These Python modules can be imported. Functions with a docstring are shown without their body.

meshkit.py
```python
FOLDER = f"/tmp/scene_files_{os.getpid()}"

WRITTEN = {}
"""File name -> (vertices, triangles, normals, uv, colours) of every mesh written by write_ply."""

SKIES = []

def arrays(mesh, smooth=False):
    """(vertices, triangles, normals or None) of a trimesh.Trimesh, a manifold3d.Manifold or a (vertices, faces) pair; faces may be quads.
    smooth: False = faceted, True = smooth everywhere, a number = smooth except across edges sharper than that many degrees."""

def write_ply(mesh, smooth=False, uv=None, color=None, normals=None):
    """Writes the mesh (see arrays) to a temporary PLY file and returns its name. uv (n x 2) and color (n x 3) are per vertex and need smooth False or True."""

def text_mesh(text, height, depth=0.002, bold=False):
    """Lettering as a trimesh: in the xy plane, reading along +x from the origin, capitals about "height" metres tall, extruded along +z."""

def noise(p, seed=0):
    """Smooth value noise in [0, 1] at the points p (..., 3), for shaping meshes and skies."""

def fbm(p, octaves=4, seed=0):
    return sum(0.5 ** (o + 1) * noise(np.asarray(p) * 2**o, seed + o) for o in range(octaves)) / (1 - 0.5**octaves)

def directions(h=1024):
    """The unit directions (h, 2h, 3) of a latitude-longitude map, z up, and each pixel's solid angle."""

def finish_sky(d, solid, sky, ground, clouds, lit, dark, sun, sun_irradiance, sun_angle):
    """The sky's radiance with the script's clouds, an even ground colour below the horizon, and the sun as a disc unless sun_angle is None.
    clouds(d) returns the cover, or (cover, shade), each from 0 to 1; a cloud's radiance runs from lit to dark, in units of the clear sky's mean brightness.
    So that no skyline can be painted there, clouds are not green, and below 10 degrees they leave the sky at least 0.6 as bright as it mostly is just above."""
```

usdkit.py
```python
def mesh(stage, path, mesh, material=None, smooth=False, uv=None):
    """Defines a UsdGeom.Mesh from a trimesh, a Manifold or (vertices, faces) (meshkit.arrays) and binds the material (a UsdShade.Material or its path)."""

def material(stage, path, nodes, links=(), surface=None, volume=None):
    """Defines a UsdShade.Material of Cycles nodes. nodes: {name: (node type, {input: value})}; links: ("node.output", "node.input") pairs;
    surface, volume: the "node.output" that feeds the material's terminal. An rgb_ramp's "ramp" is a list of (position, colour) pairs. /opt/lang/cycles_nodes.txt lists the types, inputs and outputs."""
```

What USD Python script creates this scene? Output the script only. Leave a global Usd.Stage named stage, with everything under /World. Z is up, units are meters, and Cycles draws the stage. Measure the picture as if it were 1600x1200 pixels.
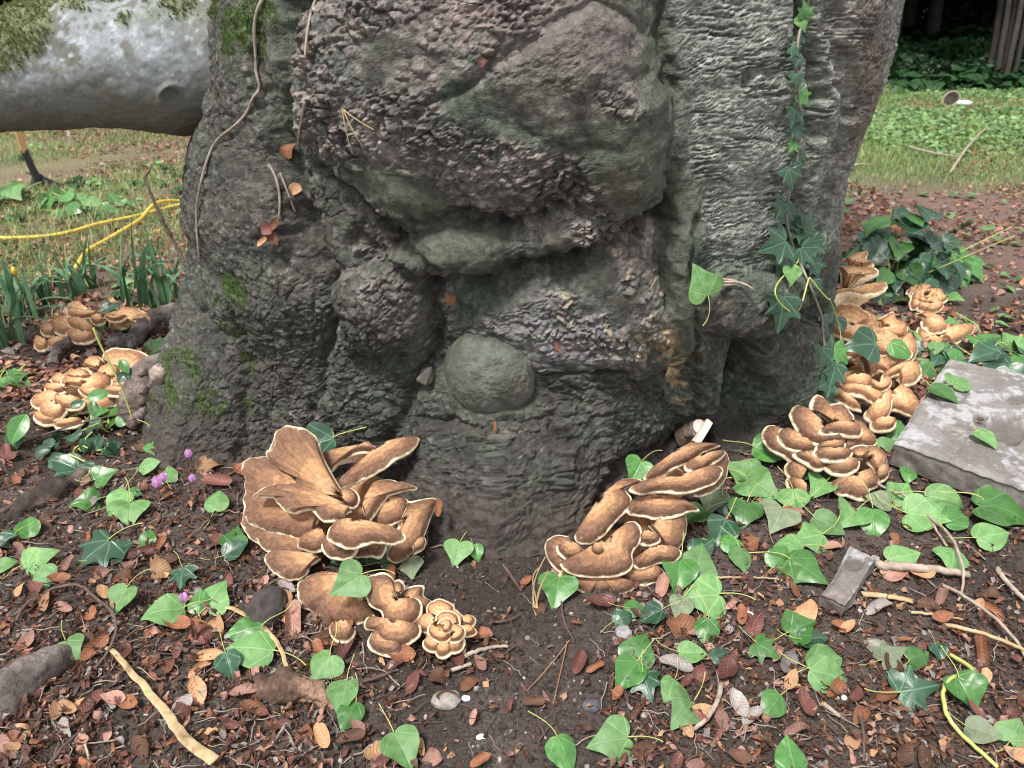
import math, random
import numpy as np, trimesh
from scipy.spatial import cKDTree
from scipy.interpolate import splprep, splev
import usdkit, meshkit
from pxr import Usd, UsdGeom, UsdLux, UsdShade, Gf, Sdf, Vt

T = Sdf.ValueTypeNames
stage = Usd.Stage.CreateInMemory()
UsdGeom.SetStageUpAxis(stage, 'Z'); UsdGeom.SetStageMetersPerUnit(stage, 1.0)
world = UsdGeom.Xform.Define(stage, '/World'); stage.SetDefaultPrim(world.GetPrim())
UsdGeom.Scope.Define(stage, '/World/Looks')

# ------------------------------------------------------------------ camera, sky, sun, exposure
EYE_H, PITCH, FPX = 1.25, math.radians(26.7), 1232.0        # photograph is 1600 x 1200
EXPOSURE = 1.86
SUN_EL, SUN_AZ = math.radians(62), math.radians(215)         # azimuth clockwise from +y
SKY_STRENGTH, SUN_INT, SUN_ANGLE = 0.05, 0.40, 12.0
CP, SP = math.cos(PITCH), math.sin(PITCH)
EYE = np.array([0, 0, EYE_H]); FWD = np.array([0, CP, -SP]); UPV = np.array([0, SP, CP]); RGT = np.array([1.0, 0, 0])
cam = UsdGeom.Camera.Define(stage, '/World/camera')
cam.CreateHorizontalApertureAttr(36.0); cam.CreateVerticalApertureAttr(27.0); cam.CreateFocalLengthAttr(36.0 * FPX / 1600)
cam.CreateClippingRangeAttr((0.05, 500.0)); cam.CreateFStopAttr(5.2); cam.CreateFocusDistanceAttr(1.8)
cam.CreateExposureAttr(EXPOSURE)
cam.AddTransformOp().Set(Gf.Matrix4d(*[float(x) for x in np.array([[*RGT, 0], [*UPV, 0], [*(-FWD), 0], [*EYE, 1]]).ravel()]))
sun_dir = np.array([math.sin(SUN_AZ) * math.cos(SUN_EL), math.cos(SUN_AZ) * math.cos(SUN_EL), math.sin(SUN_EL)])
sky_mat = usdkit.material(stage, '/World/Looks/sky', {
    'sky': ('sky_texture', dict(sky_type='single_scattering', sun_disc=False, sun_elevation=SUN_EL, sun_rotation=SUN_AZ)),
    'tc': ('texture_coordinate', {}), 'n': ('noise_texture', dict(scale=2.2, detail=5.0, roughness=0.55)),
    'fac': ('map_range', dict(from_min=0.3, from_max=0.6, to_min=0.72, to_max=0.95, clamp=True)),
    'grey': ('rgb_ramp', dict(ramp=[(0.3, (5.6, 5.7, 6.0)), (0.7, (9.5, 9.4, 9.3))])),
    'mx': ('mix_color', dict(use_clamp=False)), 'bg': ('background_shader', dict(strength=SKY_STRENGTH))},
    [('tc.generated', 'n.vector'), ('n.fac', 'fac.value'), ('n.fac', 'grey.fac'), ('fac.result', 'mx.fac'), ('sky.color', 'mx.a'), ('grey.color', 'mx.b'), ('mx.result', 'bg.color')],
    surface='bg.background')
dome = UsdLux.DomeLight.Define(stage, '/World/sky')
UsdShade.MaterialBindingAPI.Apply(dome.GetPrim()).Bind(sky_mat)
sun = UsdLux.DistantLight.Define(stage, '/World/sun')
sun.CreateIntensityAttr(SUN_INT); sun.CreateAngleAttr(SUN_ANGLE); sun.CreateNormalizeAttr(True); sun.CreateColorAttr(Gf.Vec3f(1.0, 0.96, 0.91))
zx = sun_dir; xx = np.cross([0, 0, 1.0], zx); xx /= np.linalg.norm(xx); yx = np.cross(zx, xx)
sun.AddTransformOp().Set(Gf.Matrix4d(*[float(x) for x in np.array([[*xx, 0], [*yx, 0], [*zx, 0], [0, 0, 20, 1]]).ravel()]))

# ------------------------------------------------------------------ helpers
used = {}
def uname(base, parent='/World'):
    k = (parent, base); n = used.get(k, 0); used[k] = n + 1
    return f'{parent}/{base}' if n == 0 else f'{parent}/{base}_{n:03d}'
def keys(p, label=None, cat=None, group=None, kind=None):
    for k, v in (('label', label), ('category', cat), ('group', group), ('kind', kind)):
        if v: p.SetCustomDataByKey(k, v)
    return p
def thing(name, label=None, cat=None, loc=(0, 0, 0), group=None):
    x = UsdGeom.Xform.Define(stage, uname(name)); x.AddTranslateOp().Set(Gf.Vec3d(*map(float, loc)))
    return keys(x.GetPrim(), label, cat, group)
def mk(name, v, f, mat, parent=None, smooth=True, uv=None, tint=None, label=None, origin=None):
    """one Mesh prim under parent (a prim, whose place is origin) or under /World"""
    path = uname(name, str(parent.GetPath()) if parent else '/World')
    v = np.asarray(v, float)
    if origin is not None: v = v - np.asarray(origin)
    m = usdkit.mesh(stage, path, (v, f), mat, smooth=smooth, uv=uv)
    if tint is not None:
        UsdGeom.PrimvarsAPI(m).CreatePrimvar('tint', T.Color3fArray, 'vertex').Set(Vt.Vec3fArray.FromNumpy(np.asarray(tint, np.float32)))
    if label: m.GetPrim().SetCustomDataByKey('label', label)
    return m.GetPrim()
def proj(p):
    d = np.asarray(p, float) - EYE
    w = d @ FWD
    return 800 + FPX * (d @ RGT) / w, 600 - FPX * (d @ UPV) / w, w
def ray(u, v):
    return FWD + (u - 800) / FPX * RGT + (600 - v) / FPX * UPV
def atY(u, v, Y):
    d = ray(u, v); return EYE + d * (Y / d[1])
NROT = np.linalg.qr(np.random.default_rng(9).normal(0, 1, (3, 3)))[0]          # lattice noise is turned so that no grid direction shows
fbm = lambda p, s=1.0, o=4, seed=0: meshkit.fbm((np.asarray(p) * s) @ NROT, o, seed) - 0.5
def sstep(a, b, x):
    t = np.clip((x - a) / (b - a), 0, 1); return t * t * (3 - 2 * t)
def polydist(P, pts):
    pts = np.asarray(pts, float); best = np.full(len(P), 1e9)
    for a, b in zip(pts[:-1], pts[1:]):
        ab = b - a; t = np.clip(((P - a) @ ab) / (ab @ ab), 0, 1)
        best = np.minimum(best, np.linalg.norm(P - a - t[:, None] * ab, axis=1))
    return best
def grid_faces(nr, nc, wrap=False):
    i, j = np.meshgrid(np.arange(nr - 1), np.arange(nc if wrap else nc - 1), indexing='ij'); j2 = (j + 1) % nc
    a, b, c, d = i * nc + j, i * nc + j2, (i + 1) * nc + j2, (i + 1) * nc + j
    return np.vstack([np.stack([a, b, c], -1).reshape(-1, 3), np.stack([a, c, d], -1).reshape(-1, 3)])
def worley(P, cell, seed):
    """F1, F2-F1 (in cell units) and the nearest cell's number, at points P scaled by 1/cell"""
    q = P / cell; lo, hi = q.min(0) - 1.5, q.max(0) + 1.5
    rng = np.random.default_rng(seed)
    g = np.stack(np.meshgrid(*[np.arange(math.floor(l), math.ceil(h)) for l, h in zip(lo, hi)], indexing='ij'), -1).reshape(-1, 3)
    near = cKDTree(q[::7]).query(g + 0.5, distance_upper_bound=2.0)[0]
    g = g[np.isfinite(near)]
    pts = g + rng.random(g.shape)
    d, i = cKDTree(pts).query(q, k=2)
    return d[:, 0], d[:, 1] - d[:, 0], i[:, 0], pts
def tube(points, radii, sides=7, res=None, seed=0, wob=0.0):
    p = np.asarray(points, float)
    if res and len(p) > 2:
        tck, _ = splprep(p.T, s=0, k=min(3, len(p) - 1)); t = np.linspace(0, 1, res)
        rw_ = np.atleast_1d(np.asarray(radii, float)); r = np.interp(t, np.linspace(0, 1, len(rw_)), rw_) if len(rw_) > 1 else np.full(res, rw_[0]); p = np.array(splev(t, tck)).T
    else: rw_ = np.atleast_1d(np.asarray(radii, float)); r = np.interp(np.linspace(0, 1, len(p)), np.linspace(0, 1, len(rw_)), rw_) if len(rw_) > 1 else np.full(len(p), rw_[0])
    if wob: p = p + wob * (np.random.default_rng(seed).random(p.shape) - 0.5)
    t = np.gradient(p, axis=0); t /= np.linalg.norm(t, axis=1, keepdims=True) + 1e-12
    ref = np.array([0.13, 0.21, 0.97]); ref = ref if abs(t.mean(0) @ ref) < 0.9 else np.array([0.97, 0.1, 0.2])
    a = np.cross(t, ref); a /= np.linalg.norm(a, axis=1, keepdims=True) + 1e-12; b = np.cross(t, a)
    an = np.arange(sides) * 2 * np.pi / sides
    v = (p[:, None] + r[:, None, None] * (np.cos(an)[None, :, None] * a[:, None] + np.sin(an)[None, :, None] * b[:, None])).reshape(-1, 3)
    f = grid_faces(len(p), sides, True); n = len(v)
    v = np.vstack([v, p[:1], p[-1:]])
    k = np.arange(sides); k2 = (k + 1) % sides; base = (len(p) - 1) * sides
    f = np.vstack([f, np.stack([np.full(sides, n), k2, k], -1), np.stack([np.full(sides, n + 1), base + k, base + k2], -1)])
    return v, f
def join(ms):
    vs, fs, n = [], [], 0
    for v, f in ms: vs.append(v); fs.append(np.asarray(f) + n); n += len(v)
    return np.vstack(vs), np.vstack(fs)
def basis(n, up=(0, 1, 0)):
    n = n / np.linalg.norm(n); x = np.cross(up, n); x /= np.linalg.norm(x) + 1e-9; return np.stack([x, np.cross(n, x), n], 0)

# ------------------------------------------------------------------ materials
MT = '/World/Looks/'
def mat_tinted(name, bump=((140, 0.5, 0.004),), rough=0.85, vary=0.5, vscale=60.0, spec=0.3, sat=1.0):
    """colour comes from the mesh's own tint (the thing's real colour); fine grain and relief from noise"""
    nd = {'at': ('attribute', dict(attribute='tint')), 'geo': ('geometry', {}), 'vn': ('noise_texture', dict(scale=vscale, detail=6.0, roughness=0.65)),
          'vm': ('map_range', dict(from_min=0.3, from_max=0.7, to_min=1 - vary, to_max=1 + vary)), 'mul': ('vector_math', dict(math_type='scale')),
          'p': ('principled_bsdf', dict(roughness=rough, specular_ior_level=spec))}
    lk = [('geo.position', 'vn.vector'), ('vn.fac', 'vm.value'), ('at.color', 'mul.vector1'), ('vm.result', 'mul.scale'), ('mul.vector', 'p.base_color')]
    prev = None
    for i, (s, st, d) in enumerate(bump):
        nd[f'bn{i}'] = ('noise_texture', dict(scale=s, detail=5.0, roughness=0.6)); nd[f'b{i}'] = ('bump', dict(strength=st, distance=d))
        lk += [('geo.position', f'bn{i}.vector'), (f'bn{i}.fac', f'b{i}.height')]
        if prev: lk.append((prev, f'b{i}.normal'))
        prev = f'b{i}.normal'
    if prev: lk.append((prev, 'p.normal'))
    return usdkit.material(stage, MT + name, nd, lk, surface='p.BSDF')
def mat_noise(name, cols, scale=8.0, rough=0.8, bump=(80, 0.4, 0.003), obj=True, spec=0.3, trans=0.0, rnd=0.0, detail=6.0):
    nd = {'tc': ('texture_coordinate', {}), 'geo': ('geometry', {}), 'n': ('noise_texture', dict(scale=scale, detail=detail, roughness=0.6)),
          'r': ('rgb_ramp', dict(ramp=cols)), 'oi': ('object_info', {}), 'hv': ('hsv', {}), 'mr': ('map_range', dict(to_min=1 - rnd, to_max=1 + rnd)),
          'p': ('principled_bsdf', dict(roughness=rough, specular_ior_level=spec)), 'bn': ('noise_texture', dict(scale=float(bump[0]), detail=4.0)), 'b': ('bump', dict(strength=bump[1], distance=bump[2]))}
    src = 'tc.object' if obj else 'geo.position'
    lk = [(src, 'n.vector'), ('n.fac', 'r.fac'), ('r.color', 'hv.color'), ('oi.random', 'mr.value'), ('mr.result', 'hv.value'), ('hv.color', 'p.base_color'), (src, 'bn.vector'), ('bn.fac', 'b.height'), ('b.normal', 'p.normal')]
    surf = 'p.BSDF'
    if trans:
        nd['tr'] = ('translucent_bsdf', {}); nd['mx'] = ('mix_closure', dict(fac=trans))
        lk += [('hv.color', 'tr.color'), ('p.BSDF', 'mx.closure1'), ('tr.BSDF', 'mx.closure2')]; surf = 'mx.closure'
    return usdkit.material(stage, MT + name, nd, lk, surface=surf)
def mat_ivy(name, dark, light, vein, rough=0.38, trans=0.16, vw=0.026):
    nd = {'uv': ('texture_coordinate', {}), 's': ('separate_xyz', {}), 'at': ('math', dict(math_type='arctan2')), 'ab': ('math', dict(math_type='pingpong', value2=0.40)),
          'le': ('vector_math', dict(math_type='length')), 'd': ('math', dict(math_type='multiply')), 'vm': ('map_range', dict(from_min=vw * 0.25, from_max=vw, to_min=1.0, to_max=0.0, clamp=True)),
          'n': ('noise_texture', dict(scale=4.5, detail=6.0, roughness=0.68)), 'off': ('vector_math', dict(math_type='add')), 'oi': ('object_info', {}), 'cx': ('combine_xyz', {}), 'm9': ('math', dict(math_type='multiply', value2=37.0)),
          'r': ('rgb_ramp', dict(ramp=[(0.3, dark), (0.65, light)])), 'mx': ('mix_color', {'b': vein}), 'hv': ('hsv', {}), 'mr': ('map_range', dict(to_min=0.72, to_max=1.25)),
          'bh': ('math', dict(math_type='multiply_add', value2=-0.7)), 'b': ('bump', dict(strength=0.5, distance=0.0015)),
          'p': ('principled_bsdf', dict(roughness=rough, specular_ior_level=0.55)), 'tr': ('translucent_bsdf', {}), 'mc': ('mix_closure', dict(fac=trans)), 'vf': ('math', dict(math_type='multiply', value2=0.42))}
    lk = [('uv.UV', 's.vector'), ('s.x', 'at.value1'), ('s.y', 'at.value2'), ('at.value', 'ab.value1'), ('uv.UV', 'le.vector1'), ('ab.value', 'd.value1'), ('le.value', 'd.value2'), ('d.value', 'vm.value'),
          ('oi.random', 'm9.value1'), ('m9.value', 'cx.z'), ('uv.UV', 'off.vector1'), ('cx.vector', 'off.vector2'), ('off.vector', 'n.vector'), ('n.fac', 'r.fac'), ('r.color', 'mx.a'), ('vm.result', 'vf.value1'), ('vf.value', 'mx.fac'),
          ('mx.result', 'hv.color'), ('oi.random', 'mr.value'), ('mr.result', 'hv.value'), ('hv.color', 'p.base_color'), ('hv.color', 'tr.color'),
          ('vm.result', 'bh.value1'), ('n.fac', 'bh.value3'), ('bh.value', 'b.height'), ('b.normal', 'p.normal'), ('p.BSDF', 'mc.closure1'), ('tr.BSDF', 'mc.closure2')]
    return usdkit.material(stage, MT + name, nd, lk, surface='mc.closure')
def mat_brown(name, c1, c2, vein, rough=0.6):
    """dead beech leaf: midrib and slanting side veins in leaf space"""
    nd = {'uv': ('texture_coordinate', {}), 's': ('separate_xyz', {}), 'ax': ('math', dict(math_type='absolute')), 'sl': ('math', dict(math_type='multiply_add', value2=-0.75)), 'pp': ('math', dict(math_type='pingpong', value2=0.06)),
          'v1': ('map_range', dict(from_min=0.004, from_max=0.022, to_min=1.0, to_max=0.0, clamp=True)), 'v2': ('map_range', dict(from_min=0.008, from_max=0.025, to_min=1.0, to_max=0.0, clamp=True)), 'mxv': ('math', dict(math_type='maximum')),
          'n': ('noise_texture', dict(scale=4.0, detail=5.0, roughness=0.65)), 'r': ('rgb_ramp', dict(ramp=[(0.32, c1), (0.68, c2)])), 'mx': ('mix_color', {'b': vein}), 'hv': ('hsv', {}), 'oi': ('object_info', {}), 'mr': ('map_range', dict(to_min=0.6, to_max=1.35)),
          'off': ('vector_math', dict(math_type='add')), 'cx': ('combine_xyz', {}), 'm9': ('math', dict(math_type='multiply', value2=31.0)), 'vf': ('math', dict(math_type='multiply', value2=0.55)),
          'b': ('bump', dict(strength=0.8, distance=0.002)), 'p': ('principled_bsdf', dict(roughness=rough, specular_ior_level=0.4)), 'tr': ('translucent_bsdf', {}), 'mc': ('mix_closure', dict(fac=0.12))}
    lk = [('uv.UV', 's.vector'), ('s.x', 'ax.value1'), ('ax.value', 'sl.value1'), ('s.y', 'sl.value3'), ('sl.value', 'pp.value1'), ('pp.value', 'v1.value'), ('ax.value', 'v2.value'), ('v1.result', 'mxv.value1'), ('v2.result', 'mxv.value2'),
          ('oi.random', 'm9.value1'), ('m9.value', 'cx.z'), ('uv.UV', 'off.vector1'), ('cx.vector', 'off.vector2'), ('off.vector', 'n.vector'), ('n.fac', 'r.fac'), ('r.color', 'mx.a'), ('mxv.value', 'vf.value1'), ('vf.value', 'mx.fac'),
          ('mx.result', 'hv.color'), ('oi.random', 'mr.value'), ('mr.result', 'hv.value'), ('hv.color', 'p.base_color'), ('hv.color', 'tr.color'), ('mxv.value', 'b.height'), ('b.normal', 'p.normal'), ('p.BSDF', 'mc.closure1'), ('tr.BSDF', 'mc.closure2')]
    return usdkit.material(stage, MT + name, nd, lk, surface='mc.closure')
def mat_cap(name, stops):
    """bracket fungus: zones by distance from the root (v of st), radial streaks along u, felted flecks"""
    nd = {'uv': ('texture_coordinate', {}), 'geo': ('geometry', {}), 's': ('separate_xyz', {}), 'zn': ('noise_texture', dict(scale=34.0, detail=5.0, roughness=0.6)), 'zm': ('math', dict(math_type='multiply_add', value2=0.34)), 'sub': ('math', dict(math_type='subtract', value2=0.17)),
          'rm': ('map_range', dict(from_min=0.0, from_max=1.3, to_min=0.0, to_max=1.0, clamp=True)), 'r': ('rgb_ramp', dict(ramp=stops)),
          'mp': ('mapping', dict(scale=(1.0, 0.05, 1.0))), 'st': ('noise_texture', dict(scale=90.0, detail=6.0, roughness=0.7, distortion=0.6)), 'sm': ('map_range', dict(from_min=0.35, from_max=0.65, to_min=0.76, to_max=1.20)),
          'fl': ('noise_texture', dict(scale=120.0, detail=8.0, roughness=0.85)), 'fm': ('map_range', dict(from_min=0.52, from_max=0.66, to_min=0.0, to_max=0.42, clamp=True)),
          'top': ('map_range', dict(from_min=0.90, from_max=0.96, to_min=1.0, to_max=0.0, clamp=True)), 'zt': ('math', dict(math_type='multiply')), 'sel': ('mix_float', {'a': 1.0}), 'mul': ('vector_math', dict(math_type='scale')),
          'ff': ('math', dict(math_type='multiply')), 'mx': ('mix_color', {'b': (0.50, 0.32, 0.17)}), 'b': ('bump', dict(strength=0.8, distance=0.003)), 'b2': ('bump', dict(strength=0.35, distance=0.002)),
          'p': ('principled_bsdf', dict(roughness=0.75, specular_ior_level=0.3, subsurface_weight=0.12, subsurface_scale=0.004)), 'oi': ('object_info', {}), 'hv': ('hsv', {}), 'bn1': ('math', dict(math_type='multiply', value2=30.0)), 'bn2': ('math', dict(math_type='multiply_add', value2=19.0)), 'bsn': ('math', dict(math_type='sine')), 'bmr': ('map_range', dict(from_min=-1.0, from_max=1.0, to_min=0.82, to_max=1.13)), 'smul': ('math', dict(math_type='multiply'))}
    lk = [('s.y', 'bn1.value1'), ('zn.fac', 'bn2.value1'), ('bn1.value', 'bn2.value3'), ('bn2.value', 'bsn.value1'), ('bsn.value', 'bmr.value'), ('bmr.result', 'smul.value1'), ('sm.result', 'smul.value2'), ('uv.UV', 's.vector'), ('geo.position', 'zn.vector'), ('zn.fac', 'zm.value1'), ('s.y', 'zm.value3'), ('zm.value', 'sub.value1'), ('s.y', 'top.value'),
          ('sub.value', 'zt.value1'), ('top.result', 'zt.value2'), ('top.result', 'sel.fac'), ('s.y', 'sel.a'), ('sub.value', 'sel.b'), ('sel.result', 'rm.value'), ('rm.result', 'r.fac'),
          ('uv.UV', 'mp.vector'), ('mp.vector', 'st.vector'), ('st.fac', 'sm.value'), ('r.color', 'mul.vector1'), ('smul.value', 'mul.scale'), ('geo.position', 'fl.vector'), ('fl.fac', 'fm.value'), ('fm.result', 'ff.value1'), ('top.result', 'ff.value2'),
          ('mul.vector', 'mx.a'), ('ff.value', 'mx.fac'), ('mx.result', 'hv.color'), ('hv.color', 'p.base_color'),
          ('st.fac', 'b.height'), ('fl.fac', 'b2.height'), ('b.normal', 'b2.normal'), ('b2.normal', 'p.normal')]
    return usdkit.material(stage, MT + name, nd, lk, surface='p.BSDF')

M_bark = mat_tinted('beech_bark', bump=((60, 0.6, 0.014), (230, 0.9, 0.006)), vary=0.5, vscale=70.0)
M_limb = mat_tinted('limb_bark', bump=((60, 0.25, 0.006), (300, 0.35, 0.002)), rough=0.7, vary=0.22, vscale=90.0)
M_soil = mat_tinted('soil', bump=((90, 0.8, 0.012), (350, 0.9, 0.005)), rough=0.95, vary=0.5, vscale=110.0, spec=0.15)
CAPSTOPS = [(0.0, (.48, .31, .18)), (.18, (.44, .25, .128)), (.31, (.325, .175, .088)), (.41, (.22, .115, .063)), (.52, (.160, .083, .050)), (.62, (.142, .075, .049)), (.665, (.20, .118, .074)), (.692, (.36, .25, .16)), (.710, (.72, .60, .43)), (.80, (.80, .68, .49)), (.90, (.68, .56, .44)), (1.0, (.62, .52, .44))]
PALESTOPS = [(0.0, (.66, .46, .28)), (.2, (.56, .34, .175)), (.38, (.46, .255, .125)), (.50, (.34, .178, .092)), (.60, (.27, .138, .075)), (.655, (.31, .17, .10)), (.685, (.50, .33, .19)), (.708, (.80, .63, .42)), (.80, (.82, .68, .47)), (.90, (.70, .55, .39)), (1.0, (.64, .52, .40))]
M_cap = mat_cap('fungus_cap', CAPSTOPS); M_cap2 = mat_cap('fungus_cap_tan', PALESTOPS)
M_stem = mat_noise('fungus_flesh', [(0.3, (0.26, 0.145, 0.075)), (0.7, (0.44, 0.28, 0.165))], scale=22, rough=0.8)
M_ivyL = mat_ivy('ivy_light', (0.085, 0.19, 0.055), (0.16, 0.32, 0.11), (0.27, 0.43, 0.18), rough=0.55, trans=0.2)
M_ivyM = mat_ivy('ivy_mid', (0.040, 0.125, 0.028), (0.080, 0.22, 0.05), (0.16, 0.32, 0.11), rough=0.36)
M_ivyD = mat_ivy('ivy_dark', (0.016, 0.052, 0.026), (0.034, 0.092, 0.046), (0.15, 0.27, 0.19), rough=0.34, vw=0.03)
M_ivyG = mat_ivy('ivy_faded', (0.10, 0.14, 0.075), (0.19, 0.23, 0.14), (0.28, 0.31, 0.2), rough=0.6)
M_petiole = mat_noise('petiole', [(0.3, (0.30, 0.36, 0.09)), (0.7, (0.48, 0.47, 0.17))], scale=12, rough=0.5)
M_rust = mat_brown('dead_leaf_rust', (0.165, 0.062, 0.034), (0.29, 0.118, 0.058), (0.37, 0.18, 0.095))
M_tan = mat_brown('dead_leaf_tan', (0.34, 0.17, 0.09), (0.52, 0.30, 0.16), (0.58, 0.38, 0.22))
M_dkbr = mat_brown('dead_leaf_dark', (0.060, 0.030, 0.020), (0.14, 0.066, 0.040), (0.17, 0.09, 0.055))
M_red = mat_brown('dead_leaf_red', (0.105, 0.040, 0.034), (0.19, 0.075, 0.060), (0.26, 0.12, 0.09), rough=0.45)
M_pink = mat_brown('dead_leaf_pink', (0.28, 0.14, 0.11), (0.42, 0.24, 0.19), (0.45, 0.27, 0.2))
M_grey = mat_brown('dead_leaf_grey', (0.20, 0.17, 0.155), (0.36, 0.32, 0.30), (0.42, 0.38, 0.35))
M_twigD = mat_noise('twig_dark', [(0.3, (0.055, 0.036, 0.030)), (0.7, (0.13, 0.09, 0.075))], scale=40)
M_twigP = mat_noise('twig_pale', [(0.3, (0.20, 0.155, 0.12)), (0.7, (0.42, 0.35, 0.285))], scale=40)
M_straw = mat_noise('straw', [(0.3, (0.30, 0.21, 0.11)), (0.5, (0.36, 0.27, 0.15)), (0.7, (0.46, 0.37, 0.235))], scale=30, rough=0.7)
M_reed = mat_noise('reed', [(0.30, (0.16, 0.10, 0.05)), (0.42, (0.33, 0.245, 0.13)), (0.58, (0.43, 0.34, 0.20)), (0.70, (0.26, 0.29, 0.12))], scale=26, rough=0.6, bump=(120, .4, .002))
M_wood = mat_noise('cut_wood', [(0.3, (0.42, 0.33, 0.25)), (0.7, (0.72, 0.66, 0.58))], scale=60)


# ------------------------------------------------------------------ the beech: trunk surface
L_SIL = [(366, 0), (352, 90), (345, 170), (338, 215), (322, 245), (310, 300), (308, 350), (314, 410), (312, 450), (302, 500), (292, 560), (284, 630), (284, 735)]
R_SIL = [(1388, 0), (1368, 70), (1350, 140), (1326, 210), (1304, 295), (1298, 380), (1290, 440), (1278, 520), (1278, 600), (1262, 660), (1235, 690)]
YS = 2.28
zl, xl = np.array([atY(u, v, YS)[[2, 0]] for u, v in L_SIL][::-1]).T
zr, xr = np.array([atY(u, v, YS)[[2, 0]] for u, v in R_SIL][::-1]).T
def sil(z):
    a, b = np.interp(z, zl, xl), np.interp(z, zr, xr)
    return a, b
def front_y(z):                                                   # where the undented front of the trunk stands
    return 1.86 - .22 * (1 - sstep(-.12, .42, z))
def base_ring(th, z):
    zc = np.minimum(z, 1.25); a, b = sil(zc); b = b + 0.0
    cx = (a + b) / 2; hw = (b - a) / 2 * 1.055
    up = np.clip(z - 1.25, 0, None); hw = hw * (1 - 0.05 * np.clip(up, 0, 2.5)); cy = 2.62; hb = cy - front_y(zc)
    n = 2.25
    s, c = np.sin(th), np.cos(th)
    x = np.sign(s) * np.abs(s) ** (2 / n) * hw; y = np.sign(c) * np.abs(c) ** (2 / n) * np.where(c > 0, hb, 0.75)
    return np.stack([cx + x, cy - y, z], -1)
TH = np.concatenate([np.linspace(-math.pi, -2.0, 26)[:-1], np.linspace(-2.0, 2.0, 1190), np.linspace(2.0, math.pi, 26)[1:-1]])
ZZ = np.concatenate([np.linspace(-0.25, -0.06, 12)[:-1], np.linspace(-0.06, 1.36, 450), np.linspace(1.36, 2.0, 110)[1:-1], np.linspace(2.0, 4.6, 34)])
NR, NC = len(ZZ), len(TH)
tg, zg = np.meshgrid(TH, ZZ)
B = base_ring(tg.ravel(), zg.ravel())
FOOT = [(250, 690), (272, 728), (340, 720), (420, 712), (540, 735), (640, 765), (700, 800), (770, 826), (860, 824), (915, 798), (940, 775), (1000, 722), (1090, 690), (1170, 690), (1230, 672), (1275, 640), (1300, 600)]   # where the trunk meets the soil
fp = np.array([EYE + ray(u, v) * (EYE_H / -ray(u, v)[2]) for u, v in FOOT])
r0 = base_ring(tg.ravel(), 0 * tg.ravel()); isf = (np.abs(tg.ravel()) < 1.75)
dy = np.where(isf, np.interp(r0[:, 0], fp[:, 0], fp[:, 1]) - r0[:, 1], 0) * sstep(1.45, 1.1, np.abs(tg.ravel()))
B[:, 1] += dy * (1 - sstep(-.03, .56, zg.ravel()))
FT = grid_faces(NR, NC, True)
def vnormals(V, F):
    n = np.zeros_like(V); fn = np.cross(V[F[:, 1]] - V[F[:, 0]], V[F[:, 2]] - V[F[:, 0]])
    for k in range(3): np.add.at(n, F[:, k], fn)
    return n / (np.linalg.norm(n, axis=1, keepdims=True) + 1e-12)
NB = vnormals(B, FT)
flr = sstep(.13, -.05, B[:, 2]) ** 1.5 * (.15 + .85 * sstep(1.0, .55, np.abs(tg.ravel()))); B = B + NB * (1, 1, 0) * (flr * (.06 + .10 * np.clip(fbm(B * (1, 1, .3), 6, 3, 14), -.3, .5)))[:, None]; NB = vnormals(B, FT)
U, Vv, W = proj(B); UV = np.stack([U, Vv], -1)
facing = np.einsum('ij,ij->i', NB, (EYE - B) / np.linalg.norm(EYE - B, axis=1, keepdims=True))
front = sstep(-0.05, 0.12, facing)
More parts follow.
